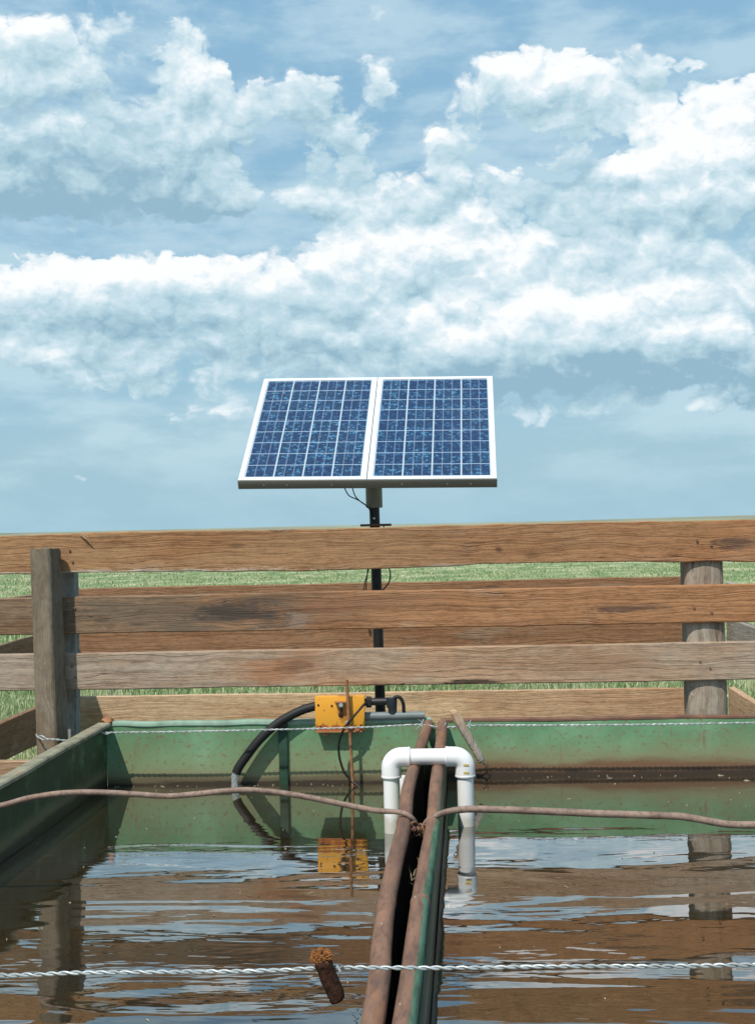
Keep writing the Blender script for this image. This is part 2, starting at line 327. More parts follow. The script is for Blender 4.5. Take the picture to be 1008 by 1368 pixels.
M['sleeve'] = flat('grey_cast_metal', (.27, .29, .26), .5, metal=.3, var=.12, bump=.001)
M['alu'] = flat('aluminium_frame', (.86, .88, .89), .42, metal=.25, var=.03)
M['aludk'] = flat('shaded_frame_lip', (.21, .21, .18), .5, metal=.2, var=.06, scale=8)  # darkened frame metal, paints the shade on the front lip
M['pcv'] = flat('grey_plastic_pipe', (.16, .19, .19), .45, var=.1)
M['fit'] = flat('dark_plastic_fitting', (.025, .035, .042), .4, var=.2)
M['yellow'] = flat('yellow_paint', (.72, .36, .025), .45, var=.08, scale=8, bump=.001, dirt=((.36, .13, .03), .65))
M['bolt'] = flat('zinc_bolt', (.6, .62, .6), .35, metal=.6)
M['hole'] = flat('dark_recess', (.05, .022, .012), .8)
M['dirtb'] = flat('debris_dark', (.02, .025, .03), .6, var=.5)

# yellow plate: rust grows up from its lower edge
def yellow_rusted():
    m, n, bs = mat('yellow_paint_rusted', .5)
    o = n.obj(); x, y, z = n.sep(o)
    k = n.noise(o, 30, 6, .7)
    c = n.mix(n.noise(o, 12, 4, .6), (.68, .29, .02), (.78, .38, .04))
    e = n.m('ADD', n.m('MULTIPLY', z, 1.0), n.m('MULTIPLY', n.m('SUBTRACT', k, .5), -.10))
    c = n.mix(n.ss(e, -.036, -.052), c, (.42, .12, .03))
    c = n.mix(n.ss(n.noise(o, 45, 6, .7), .62, .70), c, (.22, .09, .03))
    # rust run under the bracket
    q = n.v('MULTIPLY_ADD', n.comb(x, z, 0.0), (1 / .03, 1 / .035, 0), (-.018 / .03, .0, 0))
    q = n.m('ADD', n.v('LENGTH', q), n.m('MULTIPLY', n.m('SUBTRACT', k, .5), 1.5))
    c = n.mix(n.m('MULTIPLY', n.ss(q, 1.1, .6), .75), c, (.33, .13, .03))
    n.put(bs.inputs['Base Color'], c); n.put(bs.inputs['Normal'], n.bump(k, .4, .0015))
    return m
M['yellow'] = yellow_rusted()

def water_mat():
    m, n, bs = mat('stock_tank_water', .012, 0, .5)
    o = n.pos(); x, y, z = n.sep(o)
    bs.inputs['IOR'].default_value = 1.62
    k = n.noise(o, 1.7, 6, .6, .3)
    c = n.ramp(k, [(.3, (.018, .013, .006)), (.55, (.030, .021, .0095)), (.75, (.044, .031, .014))])
    c = n.mix(n.m('MULTIPLY', n.ss(n.vor(o, 24), .055, .03), .45), c, (.25, .24, .2))
    n.put(bs.inputs['Base Color'], c)
    amp = n.m('MULTIPLY_ADD', n.ss(y, 4.85, 3.9), .95, .05)
    h1 = n.noise(n.comb(n.m('MULTIPLY', x, 1.1), n.m('MULTIPLY', y, 3.4), z), 1.0, 2, .5, .6)
    h2 = n.noise(n.comb(n.m('MULTIPLY', x, 3.6), n.m('MULTIPLY', y, 11), z), 1.0, 2, .5, .5)
    h3 = n.noise(n.comb(n.m('MULTIPLY', x, 13), n.m('MULTIPLY', y, 38), z), 1.0, 2, .5)
    pat = n.m('MULTIPLY_ADD', n.ss(n.noise(n.comb(x, n.m('MULTIPLY', y, 1.6), 3.0), 1.3, 2, .5), .38, .62), .75, .25)
    h = n.m('ADD', n.m('MULTIPLY', h1, .0060), n.m('MULTIPLY', n.m('MULTIPLY_ADD', h2, .00165, n.m('MULTIPLY', h3, .00026)), pat))
    h = n.m('MULTIPLY', n.m('MULTIPLY', h, amp), n.m('MULTIPLY_ADD', n.ss(x, -.3, .1), -.35, 1.0))
    nb_ = n.bump(h, 1.0, 1.0); n.put(bs.inputs['Normal'], nb_); n.put(bs.inputs['Coat Normal'], nb_)
    bs.inputs['Coat Weight'].default_value = 1.0; bs.inputs['Coat Roughness'].default_value = .012; bs.inputs['Coat IOR'].default_value = 1.6
    return m
M['water'] = water_mat()

def stream_mat():
    m, n, bs = mat('falling_water', .05)
    bs.inputs['Transmission Weight'].default_value = .75; bs.inputs['IOR'].default_value = 1.33
    bs.inputs['Base Color'].default_value = (.85, .92, .95, 1)
    n.put(bs.inputs['Normal'], n.bump(n.noise(n.pos(), 160, 3, .6), .8, .002))
    return m
M['stream'] = stream_mat()

def cells_mat(Wd, Ht):
    """4 x 9 polycrystalline cells under glass; object x across, y up the slope"""
    m, n, bs = mat('photovoltaic_cells', .22, 0, .5)
    bs.inputs['Coat Weight'].default_value = .25; bs.inputs['Coat Roughness'].default_value = .04
    x, y, z = n.sep(n.obj())
    u = n.m('MULTIPLY', n.m('ADD', x, Wd / 2), 4 / Wd); v = n.m('MULTIPLY', n.m('ADD', y, Ht / 2), 9 / Ht)
    fu = n.m('FRACT', u); fv = n.m('FRACT', v)
    iu = n.m('FLOOR', u); iv = n.m('FLOOR', v)
    du = n.m('SUBTRACT', .5, n.m('ABSOLUTE', n.m('SUBTRACT', fu, .5))); dv = n.m('SUBTRACT', .5, n.m('ABSOLUTE', n.m('SUBTRACT', fv, .5)))
    wn = n.new('ShaderNodeTexWhiteNoise'); n.put(wn.inputs['Vector'], n.comb(iu, iv, n.m('MULTIPLY', n.rnd(), 9.0)))
    cellr = wn.outputs[0]
    cc = n.vor(n.comb(u, n.m('MULTIPLY', v, .8), n.m('MULTIPLY', n.rnd(), 9.0)), 11, 'F1', 1, out='Color')
    cr = n.sep(cc)[0]
    c = n.ramp(cr, [(0, (.007, .021, .056)), (.55, (.011, .036, .095)), (.82, (.018, .065, .145)), (.96, (.06, .20, .34))])
    c = n.mix(n.m('MULTIPLY', cellr, .5), c, (.006, .018, .085))
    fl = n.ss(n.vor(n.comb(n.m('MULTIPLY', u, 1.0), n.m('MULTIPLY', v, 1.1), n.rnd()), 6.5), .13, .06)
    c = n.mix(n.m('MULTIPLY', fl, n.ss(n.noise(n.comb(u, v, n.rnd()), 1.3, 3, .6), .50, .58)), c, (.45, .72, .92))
    bus = n.m('MINIMUM', n.m('ABSOLUTE', n.m('SUBTRACT', fu, .34)), n.m('ABSOLUTE', n.m('SUBTRACT', fu, .66)))
    c = n.mix(n.m('MULTIPLY', n.ss(bus, .020, .010), .40), c, (.32, .42, .56))
    c = n.mix(n.ss(dv, .032, .018), c, (.30, .40, .52))
    c = n.mix(n.ss(du, .032, .020), c, (.42, .50, .57))
    n.put(bs.inputs['Base Color'], c)
    return m

def ground_mat():
    m, n, bs = mat('prairie_ground', .95, 0, .1)
    o = n.pos(); x, y, z = n.sep(o)
    k = n.noise(n.comb(n.m('MULTIPLY', x, .8), n.m('MULTIPLY', y, .5), 0.0), 1.0, 8, .7)
    k2 = n.noise(n.comb(n.m('MULTIPLY', x, .05), n.m('MULTIPLY', y, .02), 0.0), 1.0, 6, .6)
    c = n.ramp(k, [(.32, (.11, .18, .075)), (.48, (.18, .25, .11)), (.60, (.42, .42, .26))])
    c = n.mix(n.m('MULTIPLY', n.ss(k2, .5, .68), .6), c, (.24, .26, .14))
    d = n.ss(y, 5.9, 5.2)
    d = n.m('MULTIPLY', d, n.ss(n.noise(o, 3, 5, .6), .3, .55))
    c = n.mix(d, c, (.17, .12, .08))
    n.put(bs.inputs['Base Color'], c)
    n.put(bs.inputs['Normal'], n.bump(n.noise(o, 14, 6, .7), .8, .03))
    return m
M['ground'] = ground_mat()

def grass_mat():
    m, n, bs = mat('grass_blades', .6, 0, .25)
    o = n.pos()
    k = n.noise(o, 22, 3, .7); k2 = n.noise(o, .8, 5, .65)
    c = n.ramp(k, [(.3, (.085, .18, .065)), (.45, (.16, .27, .10)), (.53, (.30, .37, .17)), (.62, (.62, .60, .40))])
    c = n.mix(n.m('MULTIPLY', n.ss(k2, .46, .62), .7), c, (.48, .48, .31))
    n.put(bs.inputs['Base Color'], c)
    return m
M['grass'] = grass_mat()

def fuzz(name, a, b_, sc_=300):
    m, n, bs = mat(name, .9, 0, .1)
    n.put(bs.inputs['Base Color'], n.mix(n.ss(n.noise(n.pos(), sc_, 4, .7), .35, .65), a, b_))
    return m
M['tuft'] = fuzz('rusty_fibres', (.20, .07, .022), (.46, .21, .075))
M['body'] = fuzz('dark_brown_scrap', (.022, .010, .007), (.055, .026, .018))
n_ = M['body'].node_tree; nn = NT(n_); nn.put(n_.nodes['Principled BSDF'].inputs['Normal'], nn.bump(nn.noise(nn.pos(), 400, 4, .7), .8, .001))

# ------------------------------------------------------------------ object helpers
def tag(o, label=None, cat=None, group=None, kind=None):
    if label: o['label'] = label
    if cat: o['category'] = cat
    if group: o['group'] = group
    if kind: o['kind'] = kind
    return o
def thing(name, loc, label, cat, group=None):
    o = bpy.data.objects.new(name, None); COL.objects.link(o); o.location = loc; o.empty_display_size = .1
    return tag(o, label, cat, group)
def wloc(o):
    l = Vector(o.location)
    return l + wloc(o.parent) if o.parent else l
def obj(name, bm, m, parent=None, loc=(0, 0, 0), rot=None, smooth=True, sharp=40):
    me = bpy.data.meshes.new(name); bmesh.ops.recalc_face_normals(bm, faces=bm.faces)
    bm.to_mesh(me); bm.free(); me.materials.append(m)
    if smooth:
        for p in me.polygons: p.use_smooth = True
        me.set_sharp_from_angle(angle=R(sharp))
    o = bpy.data.objects.new(name, me); COL.objects.link(o)
    l = Vector(loc)
    if parent: o.parent = parent; l = l - wloc(parent)
    o.location = l
    if rot: o.rotation_euler = rot
    return o
def add_box(bm, c, s, bev=0.0, rot=None):
    r = bmesh.ops.create_cube(bm, size=1); vs = r['verts']
    bmesh.ops.scale(bm, vec=s, verts=vs)
    if bev:
        es = list({e for v in vs for e in v.link_edges})
        rr = bmesh.ops.bevel(bm, geom=es, offset=bev, segments=2, affect='EDGES', profile=.5)
        vs = list({v for f in rr['faces'] for v in f.verts} | {v for v in vs if v.is_valid})
        seen = set(vs); st = list(vs)
        while st:
            v = st.pop()
            for e in v.link_edges:
                o2 = e.other_vert(v)
                if o2 not in seen: seen.add(o2); st.append(o2)
        vs = list(seen)
    if rot: bmesh.ops.rotate(bm, cent=(0, 0, 0), matrix=rot, verts=vs)
    bmesh.ops.translate(bm, vec=c, verts=vs); return vs
def crom(pts, n=8):
    p = [Vector(q) for q in pts]
    if len(p) < 3:
        return [p[0].lerp(p[1], i / n) for i in range(n + 1)]
    p = [p[0] * 2 - p[1]] + p + [p[-1] * 2 - p[-2]]; out = []
    for i in range(1, len(p) - 2):
        a, b, c, d = p[i - 1:i + 3]
        for k in range(n):
            t = k / n
            out.append(.5 * ((2 * b) + (c - a) * t + (2 * a - 5 * b + 4 * c - d) * t * t + (3 * b - a - 3 * c + d) * t ** 3))
    out.append(p[-2]); return out
def add_tube(bm, pts, rad, sides=12, cap=True, rfun=None, up=(0, 0, 1)):
    pts = [Vector(p) for p in pts]; N = len(pts); rings = []
    t0 = (pts[1] - pts[0]).normalized(); u = Vector(up)
    if abs(t0.dot(u)) > .95: u = Vector((1, 0, 0))
    nrm = (u - t0 * u.dot(t0)).normalized()
    for i in range(N):
        t = (pts[min(i + 1, N - 1)] - pts[max(i - 1, 0)]).normalized()
        nrm = (nrm - t * nrm.dot(t)).normalized(); bi = t.cross(nrm)
        r = rad[i] if isinstance(rad, (list, tuple)) else rad
        ring = []
        for k in range(sides):
            a = 2 * math.pi * k / sides
            rr = r * (rfun(i / (N - 1), a) if rfun else 1)
            ring.append(bm.verts.new(pts[i] + (nrm * math.cos(a) + bi * math.sin(a)) * rr))
        rings.append(ring)
    for i in range(N - 1):
        for k in range(sides):
            bm.faces.new((rings[i][k], rings[i][(k + 1) % sides], rings[i + 1][(k + 1) % sides], rings[i + 1][k]))
    if cap: bm.faces.new(rings[0]); bm.faces.new(rings[-1])
def tube(name, pts, rad, m, parent=None, sides=12, n=8, smooth=True, rfun=None, loc=None):
    bm = bmesh.new(); P_ = crom(pts, n) if n else [Vector(p) for p in pts]
    loc = Vector(loc) if loc is not None else sum(P_, Vector()) / len(P_)
    if isinstance(rad, (list, tuple)) and len(rad) != len(P_):
        rad = [float(np.interp(i / (len(P_) - 1), np.linspace(0, 1, len(rad)), rad)) for i in range(len(P_))]
    add_tube(bm, [p - loc for p in P_], rad, sides, True, rfun)
    return obj(name, bm, m, parent, loc, smooth=smooth, sharp=50)
def twist(name, pts, m, strand=.0022, hel=.0022, pitch=.035, parent=None, sides=6, step=6):
    """two strands laid round each other along a path"""
    P_ = crom(pts, 12); L = [0.0]
    for i in range(1, len(P_)): L.append(L[-1] + (P_[i] - P_[i - 1]).length)
    n = max(8, int(L[-1] / pitch * step)); s = np.linspace(0, L[-1], n)
    xs = [np.interp(s, L, [p[k] for p in P_]) for k in range(3)]
    loc = sum(P_, Vector()) / len(P_); bm = bmesh.new()
    C_ = [Vector((xs[0][i], xs[1][i], xs[2][i])) for i in range(n)]
    for ph in (0, math.pi):
        q = []
        for i in range(n):
            t = (C_[min(i + 1, n - 1)] - C_[max(i - 1, 0)]).normalized()
            a = Vector((0, 0, 1)); a = (a - t * a.dot(t)).normalized(); b = t.cross(a)
            w_ = mn.noise(Vector((s[i] * 3, ph, 0))) * .9
            an = s[i] / pitch * 2 * math.pi + ph + w_ + 2.2 * mn.noise(Vector((s[i] * .9 / pitch * .035, 1.5, 0)))
            hh = hel * (1 + .35 * mn.noise(Vector((s[i] * 9, 4 + ph, 0))))
            q.append(C_[i] - loc + (a * math.cos(an) + b * math.sin(an)) * hh)
        add_tube(bm, q, strand, sides)
    return obj(name, bm, m, parent, loc)
def board(name, L, H, T, m, parent, c, rz=0, ry=0, seed=0, wane=.004, nx=70, bowz=0.0):
    """sawn plank: long axis x, edges waned and slightly uneven"""
    bm = bmesh.new(); cs = []
    e = .004; hz = H / 2; ty = T / 2
    zs = [-hz + e, -hz * .5, 0, hz * .5, hz - e]
    for z in zs: cs.append((-ty, z, 0))
    cs.append((-ty + e, hz, 1)); cs.append((ty - e, hz, 1))
    for z in reversed(zs): cs.append((ty, z, 0))
    cs.append((ty - e, -hz, -1)); cs.append((-ty + e, -hz, -1))
    rings = []
    for i in range(nx + 1):
        x = -L / 2 + L * i / nx; ring = []
        et = mn.noise(Vector((x * 1.3, seed, 0))) * wane + mn.noise(Vector((x * 9, seed, 5))) * wane * .45
        eb = mn.noise(Vector((x * 1.1, seed, 9))) * wane * 1.3 + mn.noise(Vector((x * 7, seed, 3))) * wane * .6
        by = mn.noise(Vector((x * .6, seed, 20))) * .006
        bz = bowz * (1 - (2 * x / L) ** 2)
        for (y, z, s_) in cs:
            k = (z / hz + 1) / 2
            dz = et * max(0, k * 2 - 1) + eb * max(0, 1 - k * 2)
            yy = y + by + mn.noise(Vector((x * 4, z * 20, seed + 40))) * .0012
            ring.append(bm.verts.new((x, yy, z + dz + bz)))
        rings.append(ring)
    K = len(cs)
    for i in range(nx):
        for k in range(K): bm.faces.new((rings[i][k], rings[i][(k + 1) % K], rings[i + 1][(k + 1) % K], rings[i + 1][k]))
    bm.faces.new(rings[0]); bm.faces.new(rings[-1])
    return obj(name, bm, m, parent, c, (0, ry, rz), sharp=30)
def post(name, base, top, r, m, parent=None, seed=0, square=0.0, rot=0.0, taper=.95, chip=.02):
    bm = bmesh.new(); b = Vector(base); t = Vector(top); loc = (b + t) / 2; n = 26
    pts = [b.lerp(t, i / n) - loc for i in range(n + 1)]
    rad = [r * (1 + (taper - 1) * i / n) for i in range(n + 1)]
    def rf(s, a):
        q = a + rot; v = 1.0
        if square:
            sq = 1 / max(abs(math.cos(q)), abs(math.sin(q))); v = v * (1 - square) + square * min(sq, 1.28) * .93
        v += .03 * mn.noise(Vector((math.cos(a) * 1.2, math.sin(a) * 1.2, s * 1.5 + seed)))
        v -= .05 * max(0, mn.noise(Vector((a * 5, seed, s * .6))) - .25)
        v += .012 * mn.noise(Vector((a * 9, s * 8, seed)))
        return v
    add_tube(bm, pts, rad, 40, True, rf, up=(1, 0, 0))
    bm.verts.ensure_lookup_table()
    for v in bm.verts[-40:]: v.co.z += mn.noise(Vector((v.co.x * 25, v.co.y * 25, seed))) * chip
    return obj(name, bm, m, parent, loc, sharp=35)

# ------------------------------------------------------------------ ground, hills, far field
bm = bmesh.new()
xs = [-4000, -1500, -500, -150, -60, -25, -10, -4, 0, 4, 10, 25, 60, 150, 500, 1500, 4000]
ys = [-2000, -300, -40, -10, 0, 5, 10, 16, 24, 34, 50, 80, 140, 300, 800, 2000, 6000]
gv = [[bm.verts.new((x, y, 0 if y < 60 else mn.noise(Vector((x * .01, y * .01, 0))) * .12)) for x in xs] for y in ys]
for j in range(len(ys) - 1):
    for i in range(len(xs) - 1): bm.faces.new((gv[j][i], gv[j][i + 1], gv[j + 1][i + 1], gv[j + 1][i]))
tag(obj('ground', bm, M['ground']), kind='structure')
bm = bmesh.new(); prev = None
for i in range(161):
    x = -900 + i * 12.5
    a, e = 0, 0
    h = 1.75 + 1.0 * mn.noise(Vector((x * .004, 2, 0))) + (.9 if x > 60 else 0) * min(1, (x - 60) / 120)
    h = max(.3, h)
    q = [bm.verts.new((x, 900, -.3)), bm.verts.new((x, 960, h)), bm.verts.new((x, 1100, h * .8)), bm.verts.new((x, 1200, -.3))]
    if prev:
        for k in range(3): bm.faces.new((prev[k], q[k], q[k + 1], prev[k + 1]))
    prev = q
tag(obj('hills', bm, flat('far_grassland', (.24, .25, .17), .95, var=.3, scale=.01)), kind='structure')  # paler tone puts distance haze into the colour

# grass: countless blades, one object
rng = np.random.default_rng(5)
def blades(x, y, hgt, wid):
    n = len(x); a = rng.uniform(0, 2 * math.pi, n); ln = rng.normal(0, .38, n); la = rng.uniform(0, 2 * math.pi, n)
    cx, cy = np.cos(a) * wid / 2, np.sin(a) * wid / 2
    mx, my = x + np.cos(la) * ln * hgt * .25, y + np.sin(la) * ln * hgt * .25
    tx, ty = x + np.cos(la) * ln * hgt * .9, y + np.sin(la) * ln * hgt * .9
    z0 = np.full(n, -.01)
    V = np.stack([np.stack([x - cx, y - cy, z0], 1), np.stack([x + cx, y + cy, z0], 1),
                  np.stack([mx + cx * .8, my + cy * .8, hgt * .55], 1), np.stack([mx - cx * .8, my - cy * .8, hgt * .55], 1),
                  np.stack([tx, ty, hgt * (1 - .3 * np.abs(ln))], 1)], 1)
    return V
Vs = []
def field(n, x0, x1, y0, y1, h0, h1, w_):
    x = rng.uniform(x0, x1, n); y = rng.uniform(y0, y1, n)
    cl = np.array([mn.noise(Vector((a * .7, b * .7, 0))) for a, b in zip(x, y)])
    keep = rng.uniform(-.6, .5, n) < cl + .15
    x, y, cl = x[keep], y[keep], cl[keep]
    h = rng.uniform(h0, h1, len(x)) * (1 + .6 * cl)
    Vs.append(blades(x, y, h, w_ * rng.uniform(.6, 1.4, len(x))))
field(26000, -4.2, 3.4, 5.7, 8.2, .05, .14, .006)
field(70000, -6.5, 5, 8.2, 14, .07, .20, .009)
field(40000, -10, 8, 14, 24, .07, .17, .014)
field(40000, -17, 13, 24, 40, .03, .085, .022)
field(20000, -26, 20, 40, 75, .03, .08, .05)
V = np.concatenate(Vs); nb = len(V)
me = bpy.data.meshes.new('grass'); me.vertices.add(nb * 5); me.vertices.foreach_set('co', V.reshape(-1).astype(np.float32))
base = (np.arange(nb) * 5)[:, None]
li = np.concatenate([base + 0, base + 1, base + 2, base + 3, base + 3, base + 2, base + 4], 1).reshape(-1)
me.loops.add(len(li)); me.loops.foreach_set('vertex_index', li.astype(np.int32))
ls = np.stack([np.arange(nb) * 7, np.arange(nb) * 7 + 4], 1).reshape(-1)
me.polygons.add(nb * 2); me.polygons.foreach_set('loop_start', ls.astype(np.int32))
me.update(calc_edges=True); me.validate(); me.materials.append(M['grass'])
go_ = bpy.data.objects.new('grass', me); COL.objects.link(go_)
tag(go_, 'patchy green and straw coloured prairie grass beyond the fences', 'grass', kind='stuff')

# ------------------------------------------------------------------ tanks
YF = 5.27; ZT = .62; XL = -1.40; X1 = -.188; X2 = -.093; XR = 3.2; YN = 1.1
WL, WR_ = .39, .41
def plate(bm, a, b, z0, z1, th, out, nseg=30, nz=6, dent=.004, seed=0):
    """sheet steel wall from a to b, thickness th towards `out`, gently dented"""
    a = Vector(a); b = Vector(b); o_ = Vector(out).normalized(); fr, bk = [], []
    for i in range(nseg + 1):
        p = a.lerp(b, i / nseg); r1, r2 = [], []
        for k in range(nz + 1):
            z = z0 + (z1 - z0) * k / nz
            d = mn.noise(Vector((p.x * 1.7, p.y * 1.7, z * 3 + seed))) * dent * math.sin(math.pi * k / nz)
            q = Vector((p.x, p.y, z)) + o_ * d
            r1.append(bm.verts.new(q)); r2.append(bm.verts.new(q + o_ * th))
        fr.append(r1); bk.append(r2)
    for i in range(nseg):
        for k in range(nz):
            bm.faces.new((fr[i][k], fr[i + 1][k], fr[i + 1][k + 1], fr[i][k + 1]))
            bm.faces.new((bk[i][k], bk[i][k + 1], bk[i + 1][k + 1], bk[i + 1][k])).material_index = 1
        bm.faces.new((fr[i][nz], fr[i + 1][nz], bk[i + 1][nz], bk[i][nz])); bm.faces.new((fr[i][0], bk[i][0], bk[i + 1][0], fr[i + 1][0]))
    for i in (0, nseg): bm.faces.new(fr[i] + bk[i][::-1])
def wall(name, a, b, out, m, parent, seed=0, z1=ZT, back=None):
    c = (Vector((*a, .3)) + Vector((*b, .3))) / 2
    bm = bmesh.new(); plate(bm, Vector((*a, 0)) - Vector((c.x, c.y, 0)), Vector((*b, 0)) - Vector((c.x, c.y, 0)), .02 - .3, z1 - .3, .006, (*out, 0), seed=seed)
    o = obj(name, bm, m, parent, c, sharp=60)
    if back: o.data.materials.append(back)
    return o
# left tank
TL = thing('stock_tank', (XL / 2 + X1 / 2, 3.2, 0), 'left green steel stock tank, with a yellow box and black hose at its far wall', 'tank', 'steel stock tanks')
wall('far_wall', (XL, YF), (-.135, YF), (0, 1), M['greenL'], TL, 1)
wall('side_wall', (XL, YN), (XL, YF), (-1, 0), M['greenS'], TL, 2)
wall('divider_wall', (X1, YN), (X1, YF - .003), (1, 0), M['greenL'], TL, 3, ZT - .045, M['gap_shade'])
wall('near_wall', (XL, YN), (X1, YN), (0, -1), M['greenL'], TL, 4)
bm = bmesh.new(); add_box(bm, (0, 0, 0), (X1 - XL, YF - YN, .01)); obj('floor_plate', bm, M['greenL'], TL, ((XL + X1) / 2, (YN + YF) / 2, .012))
def rim(name, a, b, m, parent, wdt=.034, ht=.016, seed=0):
    a = Vector(a); b = Vector(b); L = (b - a).length; bm = bmesh.new(); n = 40; d = (b - a) / L; s_ = Vector((0, 0, 1)).cross(d)
    rings = []; c = (a + b) / 2
    for i in range(n + 1):
        p = a.lerp(b, i / n) - c + s_ * mn.noise(Vector((i * .3, seed, 0))) * .003 + Vector((0, 0, mn.noise(Vector((i * .25, seed, 4))) * .004))
        ring = [bm.verts.new(p + s_ * (wdt / 2 * u) + Vector((0, 0, ht / 2 * v_))) for (u, v_) in ((-1, -.6), (-1, .5), (-.8, 1), (.8, 1), (1, .5), (1, -.6), (.8, -1), (-.8, -1))]
        rings.append(ring)
    for i in range(n):
        for k in range(8): bm.faces.new((rings[i][k], rings[i][(k + 1) % 8], rings[i + 1][(k + 1) % 8], rings[i + 1][k]))
    bm.faces.new(rings[0]); bm.faces.new(rings[-1])
    return obj(name, bm, m, parent, c)
rim('rim', (XL - .012, YF + .013, ZT + .004), (-.15, YF + .013, ZT + .004), M['rimL'], TL, .036, .02, 1)
rim('rim', (XL - .008, YN, ZT + .005), (XL - .008, YF - .007, ZT + .005), M['rimS'], TL, .052, .018, 2)
# dark green upright strip on the far wall, with a clod of muck where it meets the water
a = PY(378, 968, YF - .01); b = PY(379, 1050, YF - .01)
bm = bmesh.new(); add_box(bm, (0, 0, 0), (.034, .012, a.z - .30), .003); obj('dark_strip', bm, M['stripdk'], TL, ((a.x + b.x) / 2, YF - .0085, (a.z + .30) / 2))
bm = bmesh.new(); r_ = bmesh.ops.create_icosphere(bm, subdivisions=3, radius=.024)
for v in bm.verts: v.co *= 1 + .35 * mn.noise(v.co * 60); v.co.z *= .6
obj('rust_clod', bm, M['rod2'], TL, (XL + .005, YF + .01, ZT + .018))
# right tank
TR = thing('stock_tank', (XR / 2, 3.2, 0), 'right green steel stock tank, with a rusty mud band along its far wall', 'tank', 'steel stock tanks')
wall('far_wall', (-.115, YF), (XR, YF), (0, 1), M['greenR'], TR, 11, ZT - .002)
wall('side_wall', (XR, YN), (XR, YF), (1, 0), M['greenR'], TR, 12)
wall('divider_wall', (X2, YN), (X2, YF - .003), (-1, 0), M['greenD'], TR, 13, ZT - .052, M['gap_shade'])
wall('near_wall', (X2, YN), (XR, YN), (0, -1), M['greenR'], TR, 14)
bm = bmesh.new(); add_box(bm, (0, 0, 0), (XR - X2, YF - YN, .01)); obj('floor_plate', bm, M['greenR'], TR, ((XR + X2) / 2, (YN + YF) / 2, .012))
rim('rim', (-.115, YF + .013, ZT + .002), (XR, YF + .013, ZT + .002), M['rimR'], TR, .030, .014, 3)
# rusty pipes along the two divider walls
PZC = .585
def pz(px, py, z=PZC): q = PZ(px, py, z); return q
lp = [(-.160, YF - .02, .612), (-.170, 5.0, .60)] + [tuple(PZ(x, y, PZC)) for x, y in ((546, 1050), (540, 1100), (528, 1150), (516, 1207), (509, 1270), (502, 1340))]
rp = [(-.107, YF - .02, .612), (-.107, 5.0, .60)] + [tuple(PZ(x, y, PZC)) for x, y in ((582, 1050), (578.5, 1100), (570, 1150), (561, 1207), (553, 1270), (544, 1340))]
l_end = (lp[-1][0] + .01, YN, PZC); r_end = (rp[-1][0] - .01, YN, PZC)
tube('top_pipe', lp + [l_end], .0196, M['rust'], TL, 24, 10)
tube('top_pipe', rp + [r_end], .0196, M['rustg'], TR, 24, 10)
for (pp, tt) in ((lp, TL), (rp, TR)):   # weld collars
    for i, s_ in ((3, 0), (5, 1)):
        q = Vector(pp[i]); d = (Vector(pp[i + 1]) - q).normalized() * .012
        tube('weld_collar', [q - d, q - d * .3, q + d * .3, q + d], [.0198, .0210, .0210, .0198], M['rust'], tt, 18, 0)

def water(name, x0, x1, z):
    bm = bmesh.new(); vs = [bm.verts.new(v) for v in ((x0, YN, z), (x1, YN, z), (x1, YF - .0, z), (x0, YF - .0, z))]; bm.faces.new(vs)
    tag(obj(name, bm, M['water'], smooth=False), kind='structure')
water('water', XL + .003, X1 - .003, WL); water('water', X2 + .003, XR - .003, WR_)

# ------------------------------------------------------------------ front fence over the far tank walls
FY = 5.319
FF = thing('plank_fence', (-.2, FY, 0), 'front fence of three long brown planks just above the green tank walls', 'fence')
def fb(z0, z1, m, seed, wane, x0=-2.6, x1=2.3, slope=0.0, y=FY, label=None):
    o = board('plank', x1 - x0, z1 - z0, .038, m, FF, ((x0 + x1) / 2, y, (z0 + z1) / 2), seed=seed, wane=wane)
    if label: o['label'] = label
    return o
fb(1.206, 1.363, M['b1'], 3, .0085, label='topmost brown plank with a pale waney lower edge')
fb(.974, 1.118, M['b2'], 8, .004, label='middle plank, darkened and sooty towards the left')
fb(.756, .899, M['b3'], 14, .004, label='lowest full plank, pale grey with an orange stain')
pl = PY(52, 1017, 5.3)
o = board('plank', 1.1, .15, .038, M['b4'], FF, (pl.x - .545, FY - .005, pl.z - .072), seed=19); o['label'] = 'short pale plank low down left of the square post'
# posts of the front fence
t_ = PY(61, 733, 5.24); b_ = PY(71, 1010, 5.24); dr = (b_ - t_)
post('post', t_ + dr * ((t_.z + .1) / (t_.z - b_.z)), t_, .052, M['postL'], FF, 1, square=.95, rot=.30, taper=.95)['label'] = 'leaning square brown post standing in front of the planks'
q = PY(96, 800, 5.43)
qt = PY(93, 766, 5.43); qb = PY(96, 985, 5.43); bm = bmesh.new()
post('post', (qb.x, 5.43, -.1), (qt.x, 5.43, qt.z + .04), .031, M['postG'], FF, 2, square=1, rot=.1 + math.pi / 4 * 0, taper=1)['label'] = 'thin silver grey post behind the planks'
q = PY(937, 850, 5.43)
PR = post('post', (q.x + .006, 5.392, -.1), (q.x - .004, 5.392, 1.33), .0835, M['postR'], FF, 3, square=.55, taper=.97); PR['label'] = 'thick round grey post behind the planks, with rust streaked nail holes'
# nails where planks meet posts
for (px, py) in ((930, 722), (950, 728), (928, 812), (948, 818), (932, 884), (946, 893), (95, 735), (98, 750), (97, 812), (98, 828), (99, 890), (98, 905)):
    p_ = PY(px + random.uniform(-3, 3), py, FY - .0215); bm = bmesh.new(); add_tube(bm, [(0, 0, 0), (0, .004, 0)], .0048, 10)
    obj('nail', bm, M['rust'], FF, p_ - Vector((0, .002, 0)))
